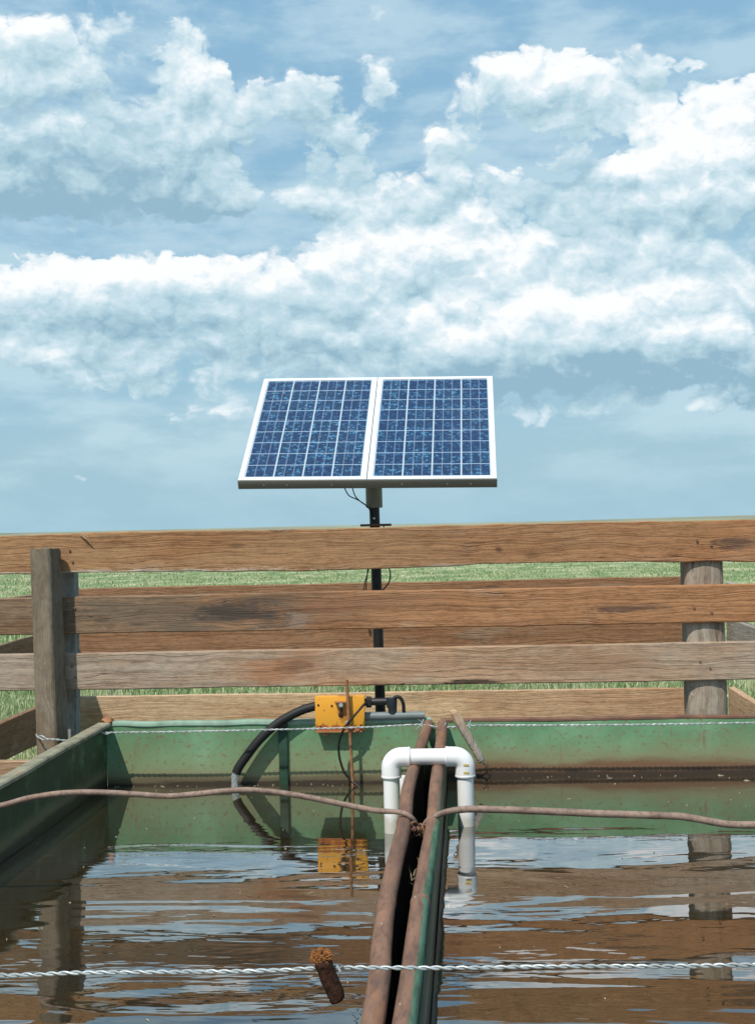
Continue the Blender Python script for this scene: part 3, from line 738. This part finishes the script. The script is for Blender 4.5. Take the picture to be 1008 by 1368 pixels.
# lifted splinter on the top plank
a = PY(106, 714, FY - .022); b = PY(123, 726, FY - .026)
tube('splinter', [a, a.lerp(b, .5) + Vector((0, -.006, .004)), b + Vector((0, -.006, 0))], [.001, .004, .001], M['b4'], FF, 6, 6)
tube('splinter', [a + Vector((.01, 0, .001)), PY(119, 718, FY - .032)], [.002, .001], M['b4'], FF, 6, 4)

# ------------------------------------------------------------------ rear pen
RF = thing('plank_fence', (-.5, 8, 0), 'rear enclosure fence of weathered planks seen through the gaps of the front fence', 'fence')
xa, xb = -2.36, 1.44
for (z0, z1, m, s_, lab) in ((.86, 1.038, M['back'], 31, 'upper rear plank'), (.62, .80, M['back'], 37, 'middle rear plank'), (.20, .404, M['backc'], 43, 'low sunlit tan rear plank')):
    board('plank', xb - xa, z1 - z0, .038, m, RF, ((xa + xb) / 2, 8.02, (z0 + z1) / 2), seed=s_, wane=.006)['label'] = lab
for (z0, z1, s_) in ((.87, 1.03, 51), (.62, .80, 53), (.20, .404, 57)):
    board('plank', 3.0, z1 - z0, .038, M['side'], RF, (xa - .045, 6.535, (z0 + z1) / 2), rz=R(90) - .0, seed=s_, wane=.006)
for (z0, z1, s_, m) in ((.87, 1.0, 61, M['grey']), (.62, .80, 63, M['grey']), (.20, .404, 67, M['backc'])):
    board('plank', 2.5, z1 - z0, .038, m, RF, (xb + .045, 6.76, (z0 + z1) / 2), rz=R(90) - .0, seed=s_, wane=.005)
for (x, y, h, s_) in ((xa - .13, 8.1, 1.08, 71), (xa - .14, 5.5, 1.05, 73), (xb + .14, 5.9, 1.05, 74)):
    post('post', (x, y, -.1), (x, y, h), .06, M['postR'] if x > 0 else M['postL'], RF, s_)

# ------------------------------------------------------------------ solar array on its pole
fl, fr_ = PY(318, 641, 5.40), PY(663, 638.5, 5.40)
bl, br_ = PY(350, 508, 6.12), PY(653, 500, 6.12)
O = (fl + fr_) / 2; ax = (fr_ - fl); WT = ax.length; ax.normalize()
up = ((bl + br_) / 2 - O); LT = up.length; up.normalize(); up = (up - ax * up.dot(ax)).normalized(); nz = ax.cross(up)
ROT = Matrix((ax, up, nz)).transposed().to_4x4()
PY_ = 5.74
q = PY(500, 690, PY_)
PX_ = q.x
SA = thing('solar_array', (PX_, PY_, 0), 'pair of framed blue solar panels tilted on a black pole behind the planks', 'solar panel')
TH = .042; MW = WT / 2 - .002
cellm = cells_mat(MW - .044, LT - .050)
def local(v): return O + ax * v[0] + up * v[1] + nz * v[2]
for s_ in (-1, 1):
    ctr = local((s_ * (MW / 2 + .002), LT / 2, -TH / 2))
    PVt = bpy.data.objects.new('photovoltaic_panel', None); COL.objects.link(PVt)
    PVt.parent = SA; PVt.location = ctr - wloc(SA); PVt.rotation_euler = ROT.to_euler()
    def sub(name, bm, m, sharp=30):
        o = obj(name, bm, m, None, (0, 0, 0), sharp=sharp); o.parent = PVt; return o
    # one-piece frame: four mitred bars
    bm = bmesh.new(); w2, h2, fw = MW / 2, LT / 2, .020
    outer = [(-w2, -h2), (w2, -h2), (w2, h2), (-w2, h2)]; inner = [(-w2 + fw, -h2 + fw), (w2 - fw, -h2 + fw), (w2 - fw, h2 - fw), (-w2 + fw, h2 - fw)]
    V8 = {}
    for nm, lst, z in (('ot', outer, TH / 2), ('it', inner, TH / 2), ('ob', outer, -TH / 2), ('ib', inner, -TH / 2)):
        V8[nm] = [bm.verts.new((x, y, z)) for x, y in lst]
    for i in range(4):
        j = (i + 1) % 4
        bm.faces.new((V8['ot'][i], V8['ot'][j], V8['it'][j], V8['it'][i])); bm.faces.new((V8['ob'][i], V8['ib'][i], V8['ib'][j], V8['ob'][j]))
        bm.faces.new((V8['ot'][i], V8['ob'][i], V8['ob'][j], V8['ot'][j])); bm.faces.new((V8['it'][i], V8['it'][j], V8['ib'][j], V8['ib'][i]))
    bmesh.ops.bevel(bm, geom=list(bm.edges), offset=.0012, segments=1, affect='EDGES')
    sub('frame', bm, M['alu'])
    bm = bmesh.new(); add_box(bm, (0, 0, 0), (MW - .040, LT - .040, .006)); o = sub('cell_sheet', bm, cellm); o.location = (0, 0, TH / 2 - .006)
    bm = bmesh.new(); add_box(bm, (0, 0, 0), (.10, .08, .022), .003); o = sub('junction_box', bm, M['black']); o.location = (0, LT * .25, TH / 2 - .006 - .016)
    # front lip: darker, with two screws
    for k in (-.23, .12, .30):
        bm = bmesh.new(); add_tube(bm, [(0, .001, 0), (0, -.0025, 0)], .003, 10); o = sub('screw', bm, M['bolt']); o.location = (k * MW * (1 if s_ > 0 else -1), -h2 - .003, -.002)
bm = bmesh.new(); add_box(bm, (0, 0, 0), (WT + .004, .003, TH - .004), .0008)  # added strip over the frame lip, coloured as its shaded face
eb = obj('lip_shade', bm, M['aludk'], SA, local((0, -.0025, -TH / 2 - .001))); eb.rotation_euler = ROT.to_euler()
bm = bmesh.new()   # mounting rails under the panels, and the tilting head on the pole
for yy in (LT * .3, LT * .68):
    c_ = local((0, yy, -TH - .012)) - Vector((PX_, PY_, 1.5)); add_box(bm, c_, (WT * .8, .03, .022), .002, None)
bm.free()
for yy in (LT * .28, LT * .66):
    bm = bmesh.new(); add_box(bm, (0, 0, 0), (WT * .8, .032, .022), .002); o = obj('mounting_rail', bm, M['alu'], SA, local((0, yy, -TH - .0115))); o.rotation_euler = ROT.to_euler()
top = PY(500, 640, PY_).z; slb = PY(500, 678, PY_).z
pole_x0 = PX_ + .004
tube('pole', [(PX_ + .012, PY_, -.1), (PX_, PY_, slb + .03)], .0212, M['black'], SA, 24, 4)
hd = O.z + (PY_ - O.y) * math.tan(math.asin(up.z)) - .06
tube('sleeve', [(PX_, PY_, slb - .001), (PX_, PY_, slb + .002), (PX_, PY_, hd - .02), (PX_, PY_, hd)], [.033, .0345, .0345, .032], M['sleeve'], SA, 28, 0)
bm = bmesh.new(); add_tube(bm, [(0, -.034, 0), (0, -.042, 0)], .007, 6); obj('clamp_bolt', bm, M['sleeve'], SA, (PX_ - .002, PY_, slb + .075))
bm = bmesh.new(); add_tube(bm, [(0, -.018, 0), (0, -.026, 0)], .005, 6); obj('set_bolt', bm, M['bolt'], SA, (PX_, PY_, slb - .045))
p1 = PY(482, 701, PY_); p2 = PY(522, 701, PY_)
bm = bmesh.new(); add_box(bm, (0, 0, 0), (.124, .10, .010), .002); obj('clamp_plate', bm, M['rimR'], SA, ((p1.x + p2.x) / 2, PY_, 1.371))
# cables from the panels down the pole
tube('cable', [PY(459, 650, 5.52), PY(466, 662, 5.58), PY(478, 668, 5.64), PY(492, 678, 5.712), PY(497, 690, 5.715)], .0024, M['cable'], SA, 8)
tube('cable', [PY(470, 650, 5.52), PY(474, 662, 5.59), PY(480, 669, 5.64), PY(493, 680, 5.712), PY(498, 700, 5.713)], .0024, M['cable'], SA, 8)
tube('cable', [PY(494, 752, 5.715), PY(491, 765, 5.713), PY(487, 780, 5.713), PY(486, 800, 5.713), PY(494, 850, 5.715)], .0022, M['cable'], SA, 8)
tube('cable', [PY(492, 752, 5.715), PY(490, 770, 5.713), PY(489, 800, 5.713), PY(496, 850, 5.715)], .0022, M['cable'], SA, 8)
tube('cable', [PY(512, 700, 5.718), PY(517, 750, 5.718), PY(521, 764, 5.718), PY(520, 776, 5.718), PY(515, 784, 5.718), PY(509, 790, 5.718)], .0028, M['cable'], SA, 8)

# ------------------------------------------------------------------ yellow box, rod, hose, cable, fittings
YB = YF - .034
tl, brr = PY(420.5, 931, YB), PY(487.5, 976, YB)
bc = (tl + brr) / 2; bw = brr.x - tl.x; bh = tl.z - brr.z
YBX = thing('float_switch_box', (bc.x, YF, ZT), 'rusting yellow steel bracket box hung over the rim of the left tank', 'box')
def part(nm, m, c, s, bev=.001, par=YBX, rot=None):
    bm = bmesh.new(); add_box(bm, (0, 0, 0), s, bev); return obj(nm, bm, m, par, c, rot)
face = part('front_plate', M['yellow'], bc, (bw, .006, bh), .0015)
part('top_plate', M['yellow'], (bc.x, YB + .028, tl.z - .003), (bw, .050, .005))
part('side_plate', M['yellow'], (tl.x + .0035, YB + .017, bc.z), (.005, .027, bh * .96)); part('side_plate', M['yellow'], (brr.x - .0035, YB + .017, bc.z), (.005, .027, bh * .96))
part('lower_lip', M['rod2'], (bc.x - bw * .02, YB - .004, brr.z - .002), (bw * .93, .014, .007), .001)
part('fold', M['yellow'], PY(467, 952, YB - .006), (.006, .007, bh * .96), .001)
for (px, py) in ((425, 942), (428, 971), (482, 969), (443, 943)):
    bm = bmesh.new(); add_tube(bm, [(0, 0, 0), (0, -.0018, 0)], .0042, 12); obj('bolt_hole', bm, M['hole'], YBX, PY(px, py, YB - .0031))
bm = bmesh.new(); add_tube(bm, [(0, 0, 0), (0, -.0022, 0)], .0095, 16); obj('bolt_hole', bm, M['hole'], YBX, PY(455, 955, YB - .0031))
br0 = part('bracket', M['rod2'], PY(457, 938, YB - .012), (.056, .020, .006), .001)
part('bracket', M['hole'], PY(455, 948, YB - .006), (.012, .008, .045), .001)
bm = bmesh.new(); add_tube(bm, [(0, .004, 0), (0, -.012, 0)], .0085, 6); obj('bolt', bm, M['bolt'], YBX, PY(455.5, 941.5, YB - .014))
bm = bmesh.new(); add_tube(bm, [(0, .004, 0), (0, -.010, 0)], .0075, 6); obj('bolt', bm, M['bolt'], YBX, PY(464, 965, YB - .024))
for (px, py) in ((434, 980), (478, 977)):
    part('lip_tab', M['rod2'], PY(px, py, YB - .002), (.016, .006, .014), .001)
# rod through the box down into the water
RY = YB - .024
rd = tube('float_rod', [PY(463, 908, RY), PY(464.5, 940, RY), PY(467, 975, RY), PY(469, 1010, RY), PY(471, 1046, RY), PY(472, 1066, RY)], .0058, M['rod2'], None, 10)
tag(rd, 'thin orange rusty rod standing in the water through the yellow box bracket', 'rod')
# float cable
cb = tube('cable', [PY(489, 938, YB), PY(480, 948, RY - .01), PY(469, 961, RY - .02), PY(460, 973, RY - .016), PY(453, 990, RY), PY(453, 1010, RY), PY(459, 1030, RY), PY(469, 1043, RY), PY(480, 1052, RY - .02), PY(486, 1062, RY - .03)], .0045, M['cable'], None, 10)
tag(cb, 'black cable looping from the pole fitting past the yellow box into the water', 'cable')
# discharge hose
HS = thing('hose', PY(400, 950, YF), 'thick black discharge hose arching from the yellow box down to the water', 'hose')
tube('hose_body', [PY(440, 941, 5.262), PY(421, 943.5, 5.25), PY(398, 951, 5.245), PY(370, 967, 5.238), PY(346, 989, 5.232), PY(328, 1012, 5.228), PY(319, 1025, 5.226), PY(315.5, 1033, 5.225)], .0172, M['rubber'], HS, 20, 10)
for k_, (pxx, pyy, yy) in enumerate(((379, 961, 5.24),)):
    bm = bmesh.new(); add_box(bm, (0, 0, 0), (.03, .05, .014), .003); obj('hose_strap', bm, M['black'], HS, PY(pxx, pyy + 7, yy + .02))
st = tube('water_stream', [PY(315.3, 1031, 5.225), PY(314, 1038, 5.225), PY(313.6, 1046, 5.225), PY(313.3, 1058, 5.225)], [.0145, .0135, .0125, .0135], M['stream'], None, 16,
          rfun=lambda s, a: 1 + .25 * mn.noise(Vector((s * 4, math.cos(a) * 2, math.sin(a) * 2))))
tag(st, 'clear stream of water falling from the mouth of the black hose', 'water')
# fittings between the pole and the box
FT = thing('pump_fitting', PY(510, 955, YF), 'dark plastic pipe fittings beside the black pole, on the left tank rim', 'pipe fitting')
yy = YF - .004
tube('horizontal_pipe', [PY(484, 957, yy + .0), PY(567, 955.5, yy + .0)], .0155, M['pcv'], FT, 20, 3)
tube('tee_body', [PY(524, 953, yy), PY(524, 946, yy), PY(523, 944, yy), PY(523, 932, yy)], [.017, .017, .0205, .0205], M['fit'], FT, 18, 0)
tube('nipple', [PY(487, 938, yy + .01), PY(496, 937.5, yy + .01), PY(518, 937, yy + .01)], .014, M['black'], FT, 16, 0)
tube('nut', [PY(489, 938, yy + .01), PY(496, 938, yy + .01)], .021, M['black'], FT, 6, 0)
tube('return_hose', [PY(524, 936, yy - .01), PY(529, 931, yy - .012), PY(535, 933, yy - .012), PY(538.5, 941, yy - .01), PY(539, 951, yy - .005)], .0068, M['rubber'], FT, 12)

# ------------------------------------------------------------------ white U-shaped pipe across the divider
YP = 4.42
cl_, cr_ = PY(522, 1011, YP), PY(620.5, 1011, YP); zb = (cl_.z + cr_.z) / 2; pr = .0262; er = .0315
UP = thing('siphon_pipe', ((cl_.x + cr_.x) / 2, YP, zb), 'white plastic pipe bent in an upside-down U over the two rusty pipes between the tanks', 'pipe')
tube('crossbar', [(cl_.x + .03, YP, zb), (cr_.x - .03, YP, zb)], pr, M['pvc'], UP, 28, 6)
for (c_, sg, zw) in ((cl_, 1, WL), (cr_, -1, WR_)):
    tube('leg', [(c_.x, YP, zb - .04), (c_.x, YP, zw - .12)], pr, M['pvc'], UP, 28, 6)
    arc = [(c_.x + sg * .088, YP, zb), (c_.x + sg * .0885 - sg * .001, YP, zb)]
    K_ = .034; arcp = [Vector((c_.x + sg * .060, YP, zb)), Vector((c_.x + sg * (K_ + .012), YP, zb))]
    for i in range(1, 10):
        t = i / 9 * math.pi / 2; arcp.append(Vector((c_.x + sg * (K_ - K_ * math.sin(t)), YP, zb - K_ + K_ * math.cos(t))))
    arcp += [Vector((c_.x, YP, zb - .050)), Vector((c_.x, YP, zb - .064))]
    bm = bmesh.new(); n0 = len(arcp); add_tube(bm, [p - Vector((c_.x, YP, zb)) for p in arcp], er, 32)
    el_ = obj('elbow', bm, M['pvc'], UP, (c_.x, YP, zb), sharp=50)
    for zz, xx, hor in ((zb - .061, c_.x, 0), (zb, c_.x + sg * .057, 1)):
        d = Vector((.005, 0, 0)) if hor else Vector((0, 0, .005)); p0 = Vector((xx, YP, zz))
        tube('socket_lip', [p0 - d * .9, p0 - d * .4, p0 + d * .4, p0 + d * .9], [er - .0005, er + .0010, er + .0010, er - .0005], M['pvc'], el_, 32, 0)
    if sg < 0:
        for dz in (-.026, -.050):
            bm = bmesh.new()
            for k in range(7):
                t = -math.pi / 2 + (k - 3) * .09 + .12
                t2 = t + .09
                r1 = er + .0012
                if k < 6: bm.faces.new([bm.verts.new(v) for v in ((r1 * math.cos(t), r1 * math.sin(t), 0), (r1 * math.cos(t2), r1 * math.sin(t2), 0), (r1 * math.cos(t2), r1 * math.sin(t2), .006), (r1 * math.cos(t), r1 * math.sin(t), .006))])
            bmesh.ops.remove_doubles(bm, verts=bm.verts, dist=1e-5)
            mk_ = obj('printed_mark', bm, M['mark'], el_, (c_.x, YP, zb + dz))
q = PY(537, 1042, 4.93)
sb = tube('pipe_stub', [(q.x, 4.95, .30), (q.x, 4.95, .36), (q.x + .002, 4.95, PY(537, 1037, 4.95).z)], .0225, M['pvc'], None, 24, 3)
tag(sb, 'short white pipe stub standing in the water behind the left leg of the U-shaped pipe', 'pipe')

# ------------------------------------------------------------------ rusty rods lying across the tanks
RYR = 3.64
def rp_(px, py, dy=0): return PY(px, py, RYR + dy)
r1 = tube('tie_rod', [rp_(-140, 1092), rp_(-60, 1086), rp_(0, 1076.5), rp_(40, 1066), rp_(85, 1059.5), rp_(130, 1058.5), rp_(180, 1061), rp_(225, 1063.5), rp_(270, 1060), rp_(310, 1056), rp_(345, 1056), rp_(400, 1063), rp_(460, 1075), rp_(500, 1082.5), rp_(528, 1084.5), rp_(541, 1087, -.01), rp_(550, 1093, -.01), rp_(556, 1103, .01), rp_(557, 1115, .04)],
          [.0078] * 14 + [.0066] * 4 + [.006], M['rod'], None, 12, 8, rfun=lambda s, a: 1 + .09 * mn.noise(Vector((s * 40, math.cos(a), math.sin(a)))))
tag(r1, 'bent rusty steel rod lying across the left tank and hooked over the left rusty pipe', 'rod', 'rusty rods across the tanks')
r2 = tube('tie_rod', [rp_(566, 1112, .03), rp_(566, 1103, .0), rp_(571, 1096, -.01), rp_(582, 1090, -.012), rp_(597, 1084.5), rp_(625, 1081), rp_(680, 1082), rp_(740, 1084.5), rp_(800, 1087), rp_(860, 1089), rp_(905, 1090.5), rp_(935, 1095), rp_(970, 1101), rp_(1010, 1102), rp_(1100, 1098), rp_(1250, 1090)],
          [.0045, .006, .0075, .0085] + [.0095] * 8, M['rod'], None, 12, 8, rfun=lambda s, a: 1 + .09 * mn.noise(Vector((s * 40, math.cos(a), math.sin(a) + 9))))
tag(r2, 'bent rusty steel rod lying across the right tank and hooked over the right rusty pipe', 'rod', 'rusty rods across the tanks')
# binding wire knot between the pipes
bm = bmesh.new(); random.seed(4)
c_ = PY(558, 1112, 3.60)
for k in range(7):
    p = Vector((random.uniform(-.012, .012), random.uniform(-.03, .03), .012)); pts = [p]
    d = Vector((random.gauss(0, 1), random.gauss(0, 1), random.gauss(0, 1))).normalized()
    for i in range(7):
        d = (d + Vector((random.gauss(0, 1), random.gauss(0, 1), random.gauss(0, 1))) * .9 - pts[-1] * 45).normalized()
        pts.append(pts[-1] + d * random.uniform(.010, .018))
    add_tube(bm, crom(pts, 4), random.uniform(.0015, .003), 6)
tag(obj('wire_knot', bm, M['rust'], None, c_), 'tangle of rusty binding wire jammed between the two rusty pipes', 'wire')
bm = bmesh.new(); c_ = PY(556, 1150, 3.33)
for k in range(22):
    p = Vector((random.uniform(-.012, .012), random.uniform(-.10, .10), random.uniform(-.055, -.025)))
    d = Vector((random.gauss(0, .25), random.gauss(0, .8), random.uniform(-.1, .5))).normalized()
    L_ = random.uniform(.02, .055); add_tube(bm, crom([p, p + d * L_ * .5 + Vector((0, 0, .005)), p + d * L_], 3), [.0022, .0018, .0015, .0012, .001, .0007, .0004], 4)
tag(obj('dead_weeds', bm, flat('dry_weed', (.22, .20, .12), .9, var=.6, scale=60), None, c_), 'dry pale weed stems wedged in the dark gap between the rusty pipes', 'weeds')

# ------------------------------------------------------------------ twisted wires
FW = thing('twisted_wire', (0, 5.14, .6), 'far strand of twisted galvanised wire strung from the leaning post along the tank walls', 'wire')
wy = 5.16
pts = [PY(49, 981, 5.215), PY(51, 984, 5.15), PY(58, 987.5, 5.125), PY(72, 987.5, 5.12), PY(88, 989, 5.125), PY(108, 985.5, 5.13), PY(128, 980, wy), PY(160, 978.5, wy), PY(240, 977.5, wy), PY(330, 975.5, wy), PY(420, 973.5, wy), PY(500, 971, wy), PY(560, 968, wy), PY(585, 971.5, wy), PY(610, 971, wy), PY(640, 969, wy), PY(740, 969, wy), PY(860, 968, wy), PY(1010, 965.5, wy), PY(1250, 960, wy)]
twist('strands', pts, M['galvfar'], .0019, .0021, .040, FW)
tube('loose_end', [PY(112, 984, 5.13), PY(122, 978, 5.13), PY(132, 977, wy - .01), PY(142, 981, wy), PY(150, 978, wy)], .0028, M['galvfar'], FW, 8)
tube('loose_end', [PY(50, 985, 5.16), PY(56, 983, 5.12), PY(64, 988, 5.115)], .0024, M['galvfar'], FW, 8)
for (px, py) in ((562, 968), (625, 969), (592, 972)):   # barbs
    c_ = PY(px, py, wy); bm = bmesh.new()
    for sgn in (-1, 1):
        add_tube(bm, crom([Vector((-.020 * sgn, -.004, -.018)), Vector((-.004 * sgn, -.008, -.004)), Vector((.004, -.006 * sgn, .006)), Vector((.010 * sgn, 0, .020))], 5), [.0009] + [.0016] * 14 + [.0009], 6)
    obj('barb', bm, M['galvfar'], FW, c_)
NW = thing('twisted_wire', (0, .93, 1.07), 'near strand of twisted galvanised wire crossing the whole foreground above the water', 'wire')
ny = .93
npts = [PY(x, y, ny) for x, y in ((-900, 1305), (-400, 1304), (0, 1303), (90, 1300), (180, 1299), (300, 1298), (380, 1296), (415, 1294), (437, 1297), (460, 1293), (520, 1293), (620, 1293), (760, 1291), (900, 1291), (1008, 1289), (1400, 1284), (1900, 1280))]
twist('strands', npts, M['galv'], .00082, .00088, .017, NW, 8, 8)
c_ = PY(447, 1297, ny); bm = bmesh.new()
add_tube(bm, crom([Vector((.002, -.002, -.0035)), Vector((.004, -.003, .0005)), Vector((.0005, .002, .003)), Vector((-.003, .001, -.002)), Vector((.006, -.002, .004))], 5), .0009, 6)
obj('barb', bm, M['galv'], NW, c_)
# scrap caught on the near wire
SC = thing('tuft', PY(430, 1297, ny), 'shaggy dark brown scrap with a rust coloured tuft caught on the near wire', 'tuft')
ax0, ax1 = PY(430, 1281, ny - .004), PY(451, 1338, ny - .004)
tube('dark_body', [ax0, ax0.lerp(ax1, .12), ax0.lerp(ax1, .3) + Vector((-.0003, 0, 0)), ax0.lerp(ax1, .55), ax0.lerp(ax1, .8) + Vector((.0006, 0, 0)), ax0.lerp(ax1, .95), ax1], [.0052, .0062, .0060, .0060, .0058, .0052, .0040], M['body'], SC, 18, 6,
     rfun=lambda s, a: 1 + .13 * mn.noise(Vector((s * 6, math.cos(a) * 1.5, math.sin(a) * 1.5))) + .05 * mn.noise(Vector((s * 25, a * 3, 2))))
bm = bmesh.new(); random.seed(8); tc = PY(428.5, 1279, ny - .004)
for k in range(900):
    th = random.uniform(0, 2 * math.pi); ph = math.acos(random.uniform(-.75, 1)); d = Vector((math.sin(ph) * math.cos(th) * 1.15, math.sin(ph) * math.sin(th) * .8, math.cos(ph) * .8))
    p0 = d * random.uniform(.001, .0042); q_ = [p0]; dr_ = (d + Vector((random.gauss(0, 1), random.gauss(0, 1), random.gauss(0, 1))) * .8).normalized()
    for _ in range(5):
        dr_ = (dr_ + Vector((random.gauss(0, 1), random.gauss(0, 1), random.gauss(0, 1))) * .55 - q_[-1] * 60).normalized(); q_.append(q_[-1] + dr_ * random.uniform(.0008, .0015))
    add_tube(bm, crom(q_, 2), .00022, 4, False)
obj('fibre_tuft', bm, M['tuft'], SC, tc)

bm = bmesh.new(); random.seed(21)
for k in range(150):
    left = random.random() < .5
    x = random.uniform(XL + .02, X1 - .02) if left else random.uniform(X2 + .02, 1.5)
    y = YF - .02 - random.random() ** 2 * 2.6
    if random.random() < .3: y = YF - random.uniform(.01, .05)
    zz = (WL if left else WR_) + .0006
    L_ = random.uniform(.002, .009) if random.random() < .8 else random.uniform(.012, .03); a_ = random.uniform(0, math.pi)
    d = Vector((math.cos(a_), math.sin(a_), 0)) * L_ / 2
    add_tube(bm, [Vector((x, y, zz)) - d, Vector((x, y, zz + .0008)), Vector((x, y, zz)) + d], [.0006, random.uniform(.001, .002), .0005], 5)
tag(obj('floating_specks', bm, flat('chaff', (.40, .36, .24), .8, var=.6, scale=8)), 'tiny specks of chaff floating on the tank water', 'debris', kind='stuff')
# ------------------------------------------------------------------ broken stick leaning on the wall
a, b = PY(604, 949, 5.10), PY(643, 1018, 5.135)
bm = bmesh.new(); loc = (a + b) / 2
P_ = crom([b, b.lerp(a, .3) + Vector((.0012, 0, 0)), a.lerp(b, .35) + Vector((-.001, 0, .001)), a], 8)
add_tube(bm, [p - loc for p in P_], [float(v) for v in np.interp(np.linspace(0, 1, len(P_)), [0, .03, .15, .5, .8, .97, 1], [.011, .015, .0165, .018, .019, .015, .010])], 14, True,
         lambda s, a_: .9 + .28 * mn.noise(Vector((s * .8, math.cos(a_) * 1.6, math.sin(a_) * 1.6))) + .05 * mn.noise(Vector((s * 9, math.cos(a_) * 2, math.sin(a_) * 2 + 3))))
tag(obj('broken_stick', bm, M['stick'], None, loc, sharp=18), 'broken grey stick leaning on the wire at the far wall of the right tank', 'stick')
